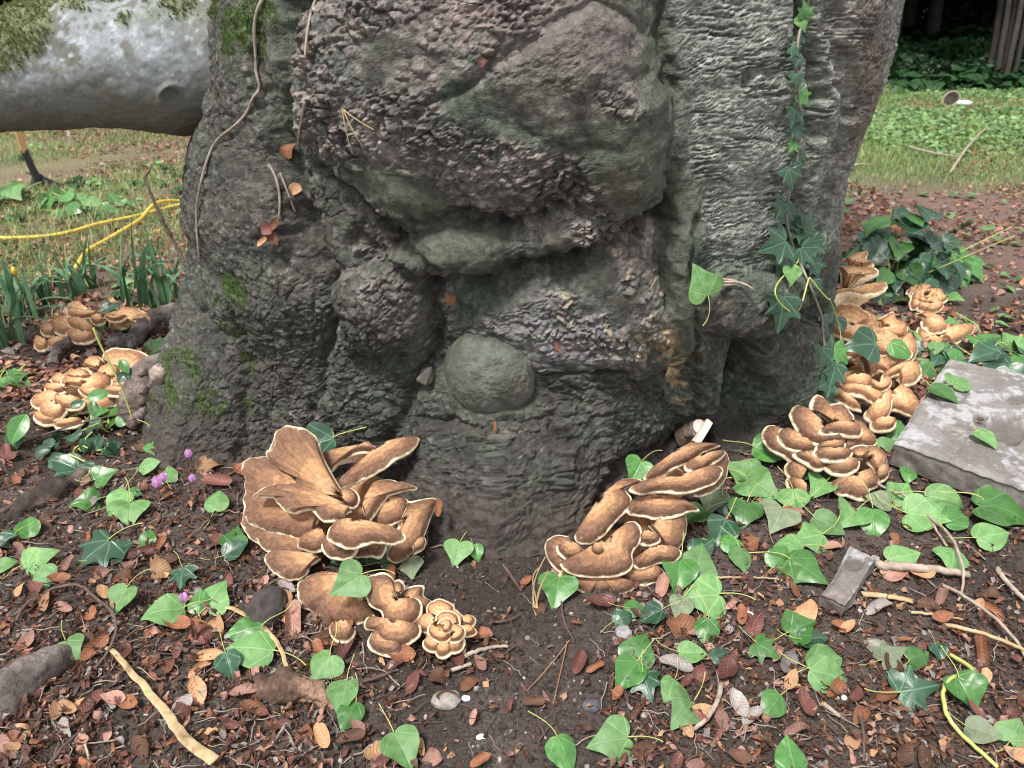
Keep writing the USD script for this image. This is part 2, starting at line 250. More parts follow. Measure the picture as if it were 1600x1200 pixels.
wp = np.stack([fbm(B, 9, 3, 5), fbm(B, 9, 3, 6)], -1) * 46       # wobble of every outline
wp2 = np.stack([fbm(B, 32, 3, 7), fbm(B, 32, 3, 8)], -1) * 18
Q = UV + wp + wp2
def dome(cx, cy, rx, ry, h, p=0.5, rot=0.0, P=Q):
    c, s = math.cos(math.radians(rot)), math.sin(math.radians(rot)); d = P - (cx, cy)
    x, y = (d[:, 0] * c - d[:, 1] * s) / rx, (d[:, 0] * s + d[:, 1] * c) / ry
    return h * np.clip(1 - x * x - y * y, 0, 1) ** p
def line(pts, w, h, P=Q): return h * np.exp(-(polydist(P, pts) / w) ** 2)
def mask(cx, cy, rx, ry, rot=0.0, soft=0.35, P=Q):
    c, s = math.cos(math.radians(rot)), math.sin(math.radians(rot)); d = P - (cx, cy)
    return sstep(1 + soft, 1 - soft, np.hypot((d[:, 0] * c - d[:, 1] * s) / rx, (d[:, 0] * s + d[:, 1] * c) / ry))
LOBES = [dome(415, 60, 85, 330, .085), dome(385, 310, 112, 130, .085, .55), dome(430, 470, 100, 110, .06, .6), dome(350, 560, 80, 140, .03), dome(385, 640, 95, 130, .05, .7),
    dome(600, 480, 82, 90, .105, .5), dome(575, 620, 120, 110, .085, .6, 15), dome(545, 385, 60, 70, .05), dome(470, 600, 70, 160, .05, .7),
    dome(755, 110, 285, 225, .195, .5, 8), dome(800, 215, 235, 110, .170, .5, 12), dome(650, 290, 110, 60, .130, .6, -25), dome(945, 200, 120, 150, .170, .6, 14),
    dome(715, 385, 112, 52, .135, .5, 10), dome(870, 350, 120, 42, .115, .5, 12), dome(930, 500, 150, 165, .105, .5), dome(820, 480, 120, 80, .07, .6, -12),
    dome(1055, 440, 40, 190, .105, .6, -4), dome(1040, 180, 34, 260, .06, .6),
    dome(1150, 120, 120, 440, .060, .6), dome(1215, 160, 60, 430, .05), dome(1335, 60, 85, 420, .07, .6, -9), dome(1290, 330, 50, 110, .05),
    dome(1160, 462, 118, 52, .105, .5, 14), dome(1080, 590, 55, 130, .085, .6), dome(1225, 600, 82, 120, .075, .55), dome(1180, 680, 80, 60, .03),
    dome(790, 730, 230, 130, .09, .6), dome(940, 640, 130, 110, .08, .6), dome(700, 650, 90, 80, .07), dome(860, 800, 110, 80, .06, .7), dome(690, 790, 70, 60, .05, .7)]
S = np.stack(LOBES); S = S * 1.18; k = 90.0
mx = S.max(0); D = mx + np.log(np.exp((S - mx) * k).sum(0)) / k - math.log(len(LOBES)) / k * 0.5
D += line([(492, 0), (494, 90), (490, 180), (478, 250), (488, 330), (520, 400)], 13, -.035) + line([(445, 55), (455, 150), (470, 230)], 12, -.02)
D += line([(535, 400), (533, 480), (515, 560), (500, 650)], 10, -.035) + line([(395, 500), (398, 560), (385, 640), (380, 720)], 11, -.022) + line([(300, 470), (350, 520), (400, 515)], 9, -.025)
D += line([(676, 430), (680, 520), (668, 580), (640, 640), (610, 690)], 11, -.035)
D += line([(520, 262), (570, 300), (610, 345), (660, 335), (740, 318), (830, 345)], 9, -.035) + line([(632, 362), (690, 420), (770, 440), (850, 400), (930, 360), (1010, 325)], 12, -.055) + line([(760, 455), (860, 415), (940, 372), (1005, 335)], 9, -.02)
D += line([(560, 360), (600, 400), (650, 420), (690, 440)], 14, -.035)
D += line([(1036, 0), (1034, 140), (1040, 260), (1030, 330)], 9, -.032) + line([(1010, 320), (1030, 315), (1035, 380), (1028, 440)], 9, -.03)
D += line([(1066, 330), (1066, 430), (1060, 520), (1072, 600)], 8, -.03)
D += line([(1248, 0), (1252, 110), (1246, 210), (1238, 300), (1222, 390)], 13, -.055) + line([(1290, 0), (1288, 140), (1276, 260), (1268, 360)], 9, -.03)
D += line([(1105, 700), (1118, 620), (1132, 562), (1175, 520), (1225, 498), (1290, 476)], 12, -.075) + mask(1150, 610, 30, 80) * -.05
D += line([(815, 565), (850, 585), (930, 572), (1010, 560)], 4, -.018) + line([(700, 530), (690, 600), (720, 655)], 14, -.012) + line([(830, 500), (862, 540), (872, 600)], 14, .014) + line([(675, 640), (760, 665), (850, 650), (870, 690)], 8, -.02) + line([(925, 790), (960, 720), (1040, 690), (1085, 650)], 10, -.03)
D += dome(1045, 555, 24, 46, -.03, .7) + dome(1152, 108, 9, 22, -.03, .7, -25) + dome(985, 345, 22, 26, -.04, .7)
D = np.where(D < 0, D * 1.3, D) * front
D += (1 - front) * 0.05
# broad and middling unevenness
D += front * (line([(690, 165), (760, 120), (800, 80), (860, 35), (930, 14), (1005, 38)], 9, -.022) + dome(915, 105, 118, 100, .030, .6, 20))
D += fbm(B, 3.2, 3, 11) * .05 + fbm(B, 11, 4, 12) * .034
# --- kinds of bark
knobm = mask(768, 582, 70, 68)
smooth_ = np.clip(mask(965, 240, 58, 95, 30) + mask(1010, 120, 26, 110) * .8 + mask(650, 292, 88, 36, -28) + mask(710, 375, 80, 36, 10) + mask(1048, 400, 26, 150, -4) * .9 + mask(1036, 130, 20, 140) * .5 + knobm + mask(915, 62, 115, 62, 20) * .75 + mask(475, 120, 16, 180) * .6, 0, 1)
plates = np.clip(mask(720, 130, 235, 215, 10, .2) + mask(860, 235, 150, 70, 15, .3) + mask(850, 500, 110, 75, 25, .4) + mask(900, 330, 120, 40, 10, .4) * .9 + mask(960, 440, 110, 120, 0, .4) * .8 + mask(640, 420, 90, 60, -30) * .6, 0, 1) * (1 - smooth_)
cracks = np.clip(mask(1140, 160, 108, 300, 0, .25) + mask(1330, 120, 80, 260, -8, .3) * .9, 0, 1) * (1 - smooth_)
crust = np.clip(mask(790, 740, 260, 110, 0, .3) + mask(960, 640, 150, 90, 0, .3) + mask(430, 600, 180, 170, 0, .4) * .7 + mask(600, 560, 140, 140, 0, .4) * .6, 0, 1) * (1 - smooth_) * (1 - plates)
grain = np.clip(1 - smooth_ - plates - cracks - crust, 0, 1)
Pw = B + np.stack([fbm(B, 30, 3, s) for s in (21, 22, 23)], -1) * .020
Pf = Pw * (1, 1, 1.25) + fbm(B, 5, 2, 77)[:, None] * .02
f1, e1, c1, cp1 = worley(Pf, 0.030, 1); f2, e2, c2, cp2 = worley(Pf + np.stack([fbm(B, 60, 2, s) for s in (24, 25, 26)], -1) * .008, 0.0145, 2)
rc = np.random.default_rng(3).random(len(cp1)); rc2 = np.random.default_rng(4).random(len(cp2)); tiltv = np.random.default_rng(5).normal(0, 1, (len(cp1), 3))
f4, e4, c4, cp4 = worley(Pw * (1, 1, .8) + np.stack([fbm(B, 18, 3, s) for s in (27, 28, 29)], -1) * .03, 0.062, 6); rc4 = np.random.default_rng(8).random(len(cp4))
off1 = Pf / 0.030 - cp1[c1]
pl = sstep(0.01, 0.15, e1 + fbm(B, 70, 2, 34) * .16) * (.003 + .013 * rc[c1] ** 1.3) * (.35 + .65 * sstep(.38, .5, meshkit.fbm(B * 13, 2, 35))) + np.einsum('ij,ij->i', off1, tiltv[c1]) * .0026 * sstep(0, .2, e1) + sstep(0.02, .2, e2) * (.001 + .006 * rc2[c2]) + fbm(B, 90, 3, 32) * .010
plates = plates * sstep(.36, .56, fbm(B, 6.5, 4, 33) + .5 + .12 * (Vv < 330) + .06 * sstep(700, 520, U))
D += plates * (pl - .006) * (0.7 + 1.3 * sstep(.35, .65, meshkit.fbm(B * 9, 3, 31)))
Pc = B * (1, 1, 1.0) + np.stack([0 * U, 0 * U, fbm(B, 14, 3, 41) * .05], -1)
def ridged(P, sc, seed): return 1 - np.abs(meshkit.fbm(P * sc, 4, seed) * 2 - 1)
rg = sstep(.86, .96, ridged(Pc, (9, 9, 110), 42)); rg2 = sstep(.88, .97, ridged(Pc, (24, 24, 190), 43))
seg = sstep(.38, .6, meshkit.fbm(B * (9, 9, 22), 3, 44))
D += cracks * (-.008 * rg * seg - .004 * rg2 * (1 - .4 * seg) + fbm(B * (10, 10, 45), 1, 3, 46) * .002 + fbm(B, 80, 3, 47) * .004)
D += crust * (sstep(0.02, .16, e1) * (.002 + .009 * rc[c1] ** 2) + sstep(.02, .22, e2) * (.001 + .005 * rc2[c2] ** 2) + sstep(.01, .07, e4) * (.002 + .008 * rc4[c4]) + fbm(B, 60, 3, 51) * .014 - .009)
D += grain * (fbm(B, 55, 4, 52) * .013 + sstep(.02, .2, e2) * .0038 * rc2[c2] ** 2 + sstep(.01, .08, e4) * .007 * sstep(.45, .8, rc4[c4]) * sstep(.4, .6, meshkit.fbm(B * 5, 3, 57)))
D += smooth_ * fbm(B, 26, 3, 53) * .004
# wrinkles that ring the bulges
wr = np.sin(meshkit.fbm(B * (6, 6, 16), 3, 61) * 85) * sstep(.45, .6, meshkit.fbm(B, 3, 62))
D += smooth_ * wr * .0005
VT = B + NB * D[:, None]
# toes of the trunk widen into the ground
# --- colour of the bark itself
def lerp(a, b, t): return a + (np.asarray(b) - a) * t[:, None]
n1, n2, n3 = fbm(B, 4, 4, 71) + .5, fbm(B, 16, 4, 72) + .5, fbm(B, 45, 4, 73) + .5
col = np.tile(np.array([.066, .064, .054]), (len(B), 1))
col = lerp(col, (.066, .090, .068), sstep(.42, .62, n1) * .8)                                  # green algae film
col = lerp(col, (.050, .045, .042), crust * .85 * sstep(.3, .6, n2))
col = lerp(col, (.066, .063, .055), np.clip(mask(400, 600, 190, 200) + mask(370, 330, 100, 110), 0, 1) * .7)
colp = np.stack([.158 + .07 * (rc[c1] - .5), .140 + .058 * (rc[c1] - .5), .130 + .055 * (rc[c1] - .5)], -1) * (0.8 + .5 * n2)[:, None]
colp = lerp(colp, (.24, .20, .17), (rc2[c2] > .90) * .6); colp = lerp(colp, (.15, .17, .15), (rc[c1] < .25) * .6)
col = col + (colp - col) * plates[:, None]
col = lerp(col, (.125, .122, .128), mask(860, 505, 75, 65, 20) * sstep(.2, .5, rc[c1]) * .8)
col = lerp(col, (.165, .125, .118), np.clip(mask(900, 80, 120, 95, 25) + mask(780, 20, 90, 40), 0, 1) * (.35 + .4 * n3))
cc = np.stack([.20 + .14 * (n2 - .35), .215 + .15 * (n2 - .35), .187 + .13 * (n2 - .35)], -1).clip(.06, .4)
cc = lerp(cc, (.34, .36, .34), sstep(.56, .66, n3) * sstep(.42, .6, n1) * .7); cc = lerp(cc, (.085, .078, .070), rg * seg * .6)
col = col + (cc - col) * (cracks * sstep(460, 330, Vv))[:, None]
col = lerp(col, (.23, .205, .19), cracks * sstep(1262, 1300, Q[:, 0]) * (.35 + .5 * n3)); col = lerp(col, (.13, .095, .075), mask(1320, 90, 20, 150, -6) * .7)
sm = np.stack([.082 + .04 * (n3 - .5), .094 + .04 * (n3 - .5), .070 + .02 * (n3 - .5)], -1)
sm = lerp(sm, (.10, .085, .070), mask(955, 280, 36, 46, 30) * .6); sm = lerp(sm, (.17, .14, .135), mask(900, 60, 90, 50) * .7)
col = col + (sm - col) * (smooth_ * .92)[:, None]
col = lerp(col, (.42, .31, .17), np.clip(mask(1045, 558, 20, 42, 0, .5) + mask(1005, 505, 26, 20, 30, .6) * .8, 0, 1) * sstep(.4, .6, n3) * .9)     # torn pale wood
col = lerp(col, (.30, .24, .18), plates * mask(960, 440, 110, 110) * (rc2[c2] > .8) * .8)
moss = np.clip(mask(432, 50, 30, 45) * 1.1 + mask(378, 470, 26, 50) + mask(395, 570, 14, 60) + mask(290, 600, 40, 45) * .8 + mask(340, 620, 22, 30) * .8 + mask(460, 50, 14, 42) + mask(375, 20, 8, 40), 0, 1) * sstep(.42, .62, n2)
col = lerp(col, (.058, .092, .026), moss * .8)
col = col * (.75 + .5 * rc4[c4])[:, None] ** (1 - smooth_ - cracks * .6).clip(0, 1)[:, None]
col = col * (.72 + .62 * rc2[c2])[:, None] ** (.9 * (1 - smooth_))[:, None] * (.8 + .4 * rc[c1])[:, None] ** (1 - smooth_)[:, None]
spk = sstep(.60, .72, meshkit.fbm(B * 75, 3, 58)) * sstep(.42, .58, meshkit.fbm(B * 6, 3, 59)); col = lerp(col, (.22, .21, .195), spk * .6 * (1 - smooth_ * .8))
foot = sstep(.17, .01, B[:, 2] + .10 * (n2 - .5)) * .85
col = lerp(col, (.066, .053, .047), foot)                                                       # earth splashed on the foot
col = lerp(col, (.20, .21, .20), sstep(.70, .76, n3) * sstep(.5, .62, n2) * .6 * (1 - plates) * (1 - foot))
beech = thing('beech_tree', 'massive old grey beech with a bulging gnarled trunk and one low limb', 'tree', (0, 2.6, 0))
BO = (0, 2.6, 0)
mk('trunk', VT, FT, M_bark, beech, tint=col.clip(.02, .8), origin=BO)
# where a pixel meets the trunk: the nearest facing vertex
NT = vnormals(VT, FT); uT, vT, wT = proj(VT); fT = np.einsum('ij,ij->i', NT, EYE - VT) > 0; iT = np.nonzero(fT & (VT[:, 2] > -.05) & (VT[:, 2] < 1.6))[0]
KT = cKDTree(np.stack([uT[iT], vT[iT]], -1))
NSm = vnormals(B + NB * (D * 0 + front * 0)[:, None], FT)
def on_trunk(u, v, lift=0.0):
    d, i = KT.query((u, v), k=12); c = iT[i[np.argsort(wT[iT[i]])[:5]]]; c = c[0]
    n = NB[c]; depth = wT[c]; p = EYE + ray(u, v) * depth
    return p + n * lift, n
# ---- the round knob: a part of its own
def blob(c, rad, seed, sub=5, amp=.06, fr=3.0, squash=None):
    s = trimesh.creation.icosphere(sub); p = np.array(s.vertices); r = 1 + amp * 2 * fbm(p + seed * 7.3, fr, 3, seed)
    q = p * r[:, None] * rad
    return q + np.asarray(c), np.array(s.faces), p
kc, kn = on_trunk(768, 582)
kb = basis(kn, (0, 0, 1)); v, f, p0 = blob((0, 0, 0), np.array([.126, .124, .120]), 3, 6, .095, 1.5)
v = v * (1 + .05 * np.sin(np.clip(p0[:, 1], -1, 1) * 2))[:, None] + (fbm(p0, 40, 3, 9) * .004)[:, None] * p0
v = v + p0 * (fbm(p0, 6, 3, 12) * .010+ fbm(p0, 20, 3, 13) * .002)[:, None]
v = v @ kb + kc - kn * .028 + np.array([0, 0, -.004])
kn1 = fbm(p0, 3, 4, 91) + .5; kcol = lerp(np.tile(np.array([.092, .102, .078]) * .72, (len(v), 1)), (.098, .110, .090), sstep(.4, .65, kn1)); kcol = lerp(kcol, (.13, .11, .10), sstep(.4, .9, p0[:, 0]) * .6)
mk('burl', v, f, M_limb, beech, tint=kcol, origin=BO, label='smooth round grey green knob')
# ---- the low limb
CL = [(450, 70), (365, 94), (300, 107), (200, 108), (100, 110), (0, 125), (-120, 130), (-300, 120), (-520, 140)]
RL = [.27, .212, .181, .165, .157, .140, .140, .14, .13]
YL = [2.50, 2.42, 2.36, 2.32, 2.31, 2.33, 2.37, 2.45, 2.55]
cl = np.array([atY(u, v, y) for (u, v), y in zip(CL, YL)])
tck, tu = splprep(cl.T, s=0, k=3); tt = np.linspace(0, 1, 420); pc = np.array(splev(tt, tck)).T; rr = np.interp(tt, tu, RL)
tn = np.gradient(pc, axis=0); tn /= np.linalg.norm(tn, axis=1, keepdims=True); au = np.cross(tn, (0, 0, 1.0)); au /= np.linalg.norm(au, axis=1, keepdims=True); av = np.cross(au, tn)
ns = 230; an = np.linspace(0, 2 * math.pi, ns, endpoint=False)
NL = (np.cos(an)[None, :, None] * au[:, None] + np.sin(an)[None, :, None] * av[:, None]).reshape(-1, 3); LB = (pc[:, None] + rr[:, None, None] * NL.reshape(420, ns, 3)).reshape(-1, 3)
FL = grid_faces(420, ns, True)
lu, lv, _ = proj(LB); LP = np.stack([lu, lv], -1); lf = sstep(0, .1, np.einsum('ij,ij->i', NL, EYE - LB))
def lm(cx, cy, rx, ry, rot=0, soft=.4): return mask(cx, cy, rx, ry, rot, soft, LP) * lf
LD = fbm(LB, 4, 3, 101) * .028 + fbm(LB, 14, 3, 102) * .012
topm = sstep(.2, .9, NL[:, 2])
for (kx, ky, kr, kh) in [(30, 18, 34, .05), (100, 8, 26, .05), (140, 12, 20, .035), (230, 14, 28, .05), (272, 0, 24, .04), (-60, 10, 40, .05)]: LD += .33 * kh * np.exp(-(((lu - kx) / kr) ** 2 + ((lv - ky) / (kr * 1.1)) ** 2)) * sstep(-.2, .3, NL[:, 2])
for (kx, ky, kr) in [(268, 150, 18)]:
    q = np.hypot(lu - kx, (lv - ky) * 1.1) / kr; LD += lf * ((.011 * np.exp(-((q - 1) / .25) ** 2) * (.6 + .6 * np.sin(np.arctan2(lv - ky, lu - kx) + kx)) - .017 * np.exp(-(q / .75) ** 2)) + .014 * np.exp(-(q / .3) ** 2))
LD += fbm(LB, 60, 3, 109) * .004 + fbm(LB * (1, 1, .35), 40, 3, 110) * .005
LV = LB + NL * LD[:, None]
m1, m2, m3 = fbm(LB, 6, 4, 103) + .5, fbm(LB, 22, 4, 104) + .5, fbm(LB, 60, 4, 105) + .5
lc = np.tile(np.array([.112, .112, .096]), (len(LB), 1)); lc = lerp(lc, (.15, .162, .156), sstep(.42, .6, m1))
lc = lerp(lc, (.215, .238, .252), np.clip(sstep(.50, .555, .55 * m2 + .45 * m3 + .14 * np.clip(1 - ((lu - 170) / 150) ** 2, 0, 1) - .04) * sstep(-.3, .35, NL[:, 2] + .25 * (m1 - .5)), 0, 1) * .9)   # chalky lichen
lc = lerp(lc, (.33, .36, .375), sstep(.64, .69, m3) * sstep(-.3, .2, NL[:, 2]) * .8)
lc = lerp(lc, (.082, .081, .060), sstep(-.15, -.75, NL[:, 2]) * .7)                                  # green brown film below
mossl = sstep(.38, .62, .5 * m1 + .5 * m2 + .30 * sstep(140, 30, lu) + .22 * topm - .26) * sstep(.15, .6, NL[:, 2] + .25 * sstep(100, 20, lu))
lc = lerp(lc, (.125, .15, .045), mossl * (.55 + .4 * m3)); LV = LV + NL * (mossl * (fbm(LB, 90, 2, 106) + .5) * .012)[:, None]
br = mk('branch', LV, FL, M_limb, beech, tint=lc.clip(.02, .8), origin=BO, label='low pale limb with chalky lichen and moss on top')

# ------------------------------------------------------------------ ground: one sheet to the horizon
def gz(x, y):
    x, y = np.asarray(x, float), np.asarray(y, float); P = np.stack([x, y, 0 * x], -1)
    near = sstep(6, 3, np.hypot(x, y - 2))
    z = fbm(P, 1.3, 3, 201) * .07 + fbm(P, 5, 3, 202) * .035 * (0.4 + .6 * near)
    z = z + .035 * np.exp(-((x + .05) ** 2 + (y - 2.4) ** 2) / 1.3 ** 2) - .012 * np.exp(-(((x - .06) / .22) ** 2 + ((y - 1.45) / .28) ** 2)) - .03
    z = z + .05 * np.exp(-(((x + 1.05) / .25) ** 2 + ((y - 1.35) / .2) ** 2)) + .35 * sstep(12, 20, y)
    return z
def fine(x, y):
    P = np.stack([x, y, 0 * x], -1)
    return (fbm(P, 22, 3, 203) * .016 + np.abs(fbm(P, 60, 3, 204)) * .012 + fbm(P, 130, 2, 205) * .006) * sstep(5, 3.2, np.hypot(x, y))
def graded(lo, hi, step, far, n): 
    mid = np.arange(lo, hi, step); k = np.linspace(0, 1, n + 1)[1:] ** 2.6
    return np.concatenate([(lo - (far + lo if False else far) * k)[::-1], mid, hi + far * k])
gx = graded(-1.5, 1.6, .0058, 90, 60); gy = np.concatenate([np.linspace(-60, .75, 24)[:-1], np.arange(.75, 3.0, .0058), 3.0 + 110 * np.linspace(0, 1, 111)[1:] ** 2.2])
GX, GY = np.meshgrid(gx, gy); GX, GY = GX.ravel(), GY.ravel(); GZ = gz(GX, GY) + fine(GX, GY); G = np.stack([GX, GY, GZ], -1)
HX, HY = np.linspace(-8, 8, 401), np.linspace(0, 16, 401); HZ = gz(*[a.ravel() for a in np.meshgrid(HX, HY)]).reshape(401, 401)
def gz1(x, y):
    i, j = min(max((x + 8) / .04, 0), 399.99), min(max(y / .04, 0), 399.99); a, b = int(i), int(j); s, t = i - a, j - b
    return (HZ[b, a] * (1 - s) + HZ[b, a + 1] * s) * (1 - t) + (HZ[b + 1, a] * (1 - s) + HZ[b + 1, a + 1] * s) * t
def ground_at(u, v):
    d = ray(u, v); z = 0.0
    for _ in range(7):
        p = EYE + d * ((EYE_H - z) / -d[2]); z = gz1(p[0], p[1])
    return np.array([p[0], p[1], z])
gn1, gn2, gn3 = fbm(G, 2.2, 4, 211) + .5, fbm(G, 12, 4, 212) + .5, fbm(G, 50, 3, 213) + .5
gcol = np.tile(np.array([.078, .062, .054]), (len(G), 1)); gcol = lerp(gcol, (.115, .094, .084), sstep(.45, .65, gn2) * .7); gcol = lerp(gcol, (.045, .035, .030), sstep(.55, .68, gn1) * .7)
gcol = lerp(gcol, (.20, .135, .11), sstep(3.0, 4.2, GY) * .75)
gcol = lerp(gcol, (.12, .15, .06), sstep(5.2, 6.5, GY + 1.2 * (gn1 - .5)) * .75 * sstep(-2, 1, GX)); gcol = lerp(gcol, (.20, .20, .10), sstep(2.8, 4, GY) * sstep(-.8, -1.6, GX) * sstep(.4, .6, gn1) * .7)
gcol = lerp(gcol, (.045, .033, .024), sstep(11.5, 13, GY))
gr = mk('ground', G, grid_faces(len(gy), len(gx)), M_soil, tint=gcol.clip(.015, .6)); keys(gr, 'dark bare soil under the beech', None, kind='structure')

# ------------------------------------------------------------------ bracket fungi
def spline(pts, n, smooth=0.0):
    p = np.asarray(pts, float)
    if len(p) < 3: p = np.vstack([p[:1], (p[:1] + p[-1:]) / 2, p[-1:]])
    tck, _ = splprep(p.T, s=smooth, k=min(3, len(p) - 1)); return np.array(splev(np.linspace(0, 1, n), tck)).T
def cap_mesh(root, rim, n, thick=.012, stemt=.03, seed=0, wave=1.0, arch=.10, droop=.018):
    """shelf from root to the rim curve: zoned top, rounded pale edge, flesh tapering to the root below"""
    rng = np.random.default_rng(seed); M, K = len(rim), 15
    rad = rim - root; L = np.linalg.norm(rad, axis=1); Lm = L.mean()
    s = np.concatenate([[0], np.cumsum(np.linalg.norm(np.diff(rim, axis=0), axis=1))])
    q = np.stack([s * 22, 0 * s + seed * 3.1, 0 * s], -1); q2 = np.stack([s * 70, 0 * s + seed * 1.7, 0 * s + 5], -1)
    rim = root + rad * (1 + wave * (.09 * fbm(q, 1, 2, 7) + .075 * fbm(q2, 1, 2, 8)))[:, None]
    up = wave * (fbm(q * .6, 1, 2, 9) * .034 + fbm(q2, 1, 2, 10) * .019) * min(1.0, Lm / .10)
    tang = np.gradient(rim, axis=0); tang /= np.linalg.norm(tang, axis=1, keepdims=True) + 1e-9
    out = rim - root; out -= (out @ n)[:, None] * n; out /= np.linalg.norm(out, axis=1, keepdims=True) + 1e-9
    side = rim.mean(0) - root; side -= (side @ n) * n; core = np.linalg.norm(side); half = rim - rim.mean(0)
    rows, uvs = [], []
    ts = np.concatenate([np.linspace(.03, .9, K - 3), [.955, 1.0]])
    def top(t):
        start = root + half * (.10 if L.min() > .3 * L.max() else .05)
        p = start * (1 - t) + rim * t
        h = arch * .55 * Lm * 4 * t * (1 - t) * .5 - droop * 1.3 * max(0, (t - .78) / .22) ** 2
        return p + n * (h + up[:, None] * t ** 1.6)
    for t in ts:
        p = top(t); p = p + n * (fbm(p, 45, 3, seed) * .009 * (1 - .5 * t))[:, None]
        rows.append(p); uvs.append(np.stack([s, np.full(M, t * .89)], -1))
    edge = rows[-1]; r = thick / 2; rows.append(edge.copy()); uvs.append(np.stack([s, np.full(M, .90)], -1))
    for a in (40, 80, 120, 160):
        A = math.radians(a); rows.append(edge + (out * math.sin(A) - n * (1 - math.cos(A))) * r); uvs.append(np.stack([s, np.full(M, .90 + .13 * a / 160)], -1))
    for t in (.9, .7, .5, .3, .04):
        th = thick + stemt * (1 - t) ** 1.3; rows.append(top(t) - n * th); uvs.append(np.stack([s, np.full(M, 1.03 + .25 * (1 - t))], -1))
    V = np.concatenate(rows); nr = len(rows); F = grid_faces(nr, M)
    # close the two sides and the root
    F2 = []
    for j in (0, M - 1):
        for k2 in range(nr // 2):
            a, b, c, d = k2 * M + j, (k2 + 1) * M + j, (nr - 2 - k2) * M + j, (nr - 1 - k2) * M + j
            F2 += [[a, b, c], [a, c, d]] if j else [[a, c, b], [a, d, c]]
    j = np.arange(M - 1); F3 = np.concatenate([np.stack([j, (nr - 1) * M + j, (nr - 1) * M + j + 1], -1), np.stack([j, (nr - 1) * M + j + 1, j + 1], -1)])
    F = np.vstack([F, np.array(F2), F3])
    # make the top face along n
    k0 = (nr // 4) * (M - 1) + M // 2
    nn = np.cross(V[F[k0, 1]] - V[F[k0, 0]], V[F[k0, 2]] - V[F[k0, 0]])
    if nn @ n < 0: F = F[:, ::-1]
    return V, F, np.concatenate(uvs)
def cluster(label, zoom, caps, yc, vref, lean, mat=None, group='shelves of bracket fungus round the foot of the beech', defaults=(28, .0105, .022), stem=None, lift=0.0, name='bracket_fungus'):
    """caps: (root, rim points, tilt, thickness, underside depth, extra depth towards the viewer) read off an enlargement: zoom = x0, y0, scale"""
    x0, y0, sc = zoom; made = []
    for i, c in enumerate(caps):
        root, rim = c[0], c[1]; o = dict(c[2]) if len(c) > 2 else {}
        ru, rv = x0 + root[0] / sc, y0 + root[1] / sc
        R = atY(ru, rv, yc + lean * (vref - rv) + o.get('dy', 0)); R[2] += lift
        gzr = float(gz(R[0], R[1])) + .012
        if R[2] < gzr: R = ground_at(ru, rv); R[2] += .012
        rp = np.array([(x0 + a / sc, y0 + b / sc) for a, b in rim]); rp = spline(rp, max(20, min(64, int(len(rim) * 6))))
        tilt = math.radians(o.get('tilt', defaults[0])); az = math.radians(o.get('az', np.clip((rp[:, 0].mean() - ru) * .45, -40, 40)))
        n = np.array([math.sin(tilt) * math.sin(az), -math.sin(tilt) * math.cos(az), math.cos(tilt)])
        P = []
        for u, v in rp:
            d = ray(u, v); t = ((R - EYE) @ n) / (d @ n); p = EYE + d * t
            P.append(p)
        P = np.array(P); g = gz(P[:, 0], P[:, 1]) + .010
        low = P[:, 2] < g
        if low.any():                                             # a rim that would sink into the soil rests on it
            for k2 in np.nonzero(low)[0]: P[k2] = ground_at(*rp[k2]) + (0, 0, .010)
        V, F, uv = cap_mesh(R, P, n, o.get('th', defaults[1]), o.get('st', defaults[2]), seed=len(label) * 7 + i, wave=o.get('wave', 1.0), arch=o.get('arch', .14), droop=o.get('droop', .012))
        made.append((V, F, uv))
    c = np.concatenate([m[0] for m in made]); loc = np.array([c[:, 0].mean(), np.percentile(c[:, 1], 70), c[:, 2].min()])
    th = thing(name, label, 'fungus', loc, group)
    for V, F, uv in made: mk('cap', V, F, mat or M_cap, th, uv=uv, origin=loc)
    if stem:
        for (u, v, y, rx, ry, rz) in stem:
            p = atY(u, v, y + .025) - (0, 0, .02); vv, ff, _ = blob(p, np.array([rx, ry, rz]) * .85, 5, 4, .12, 3); mk('flesh', vv, ff, mat or M_cap, th, uv=np.column_stack([vv[:, 0] * 20, .22 + .25 * fbm(vv, 40, 2, 3)]), origin=loc)
    return th
ZA = (350, 640, 3.0)
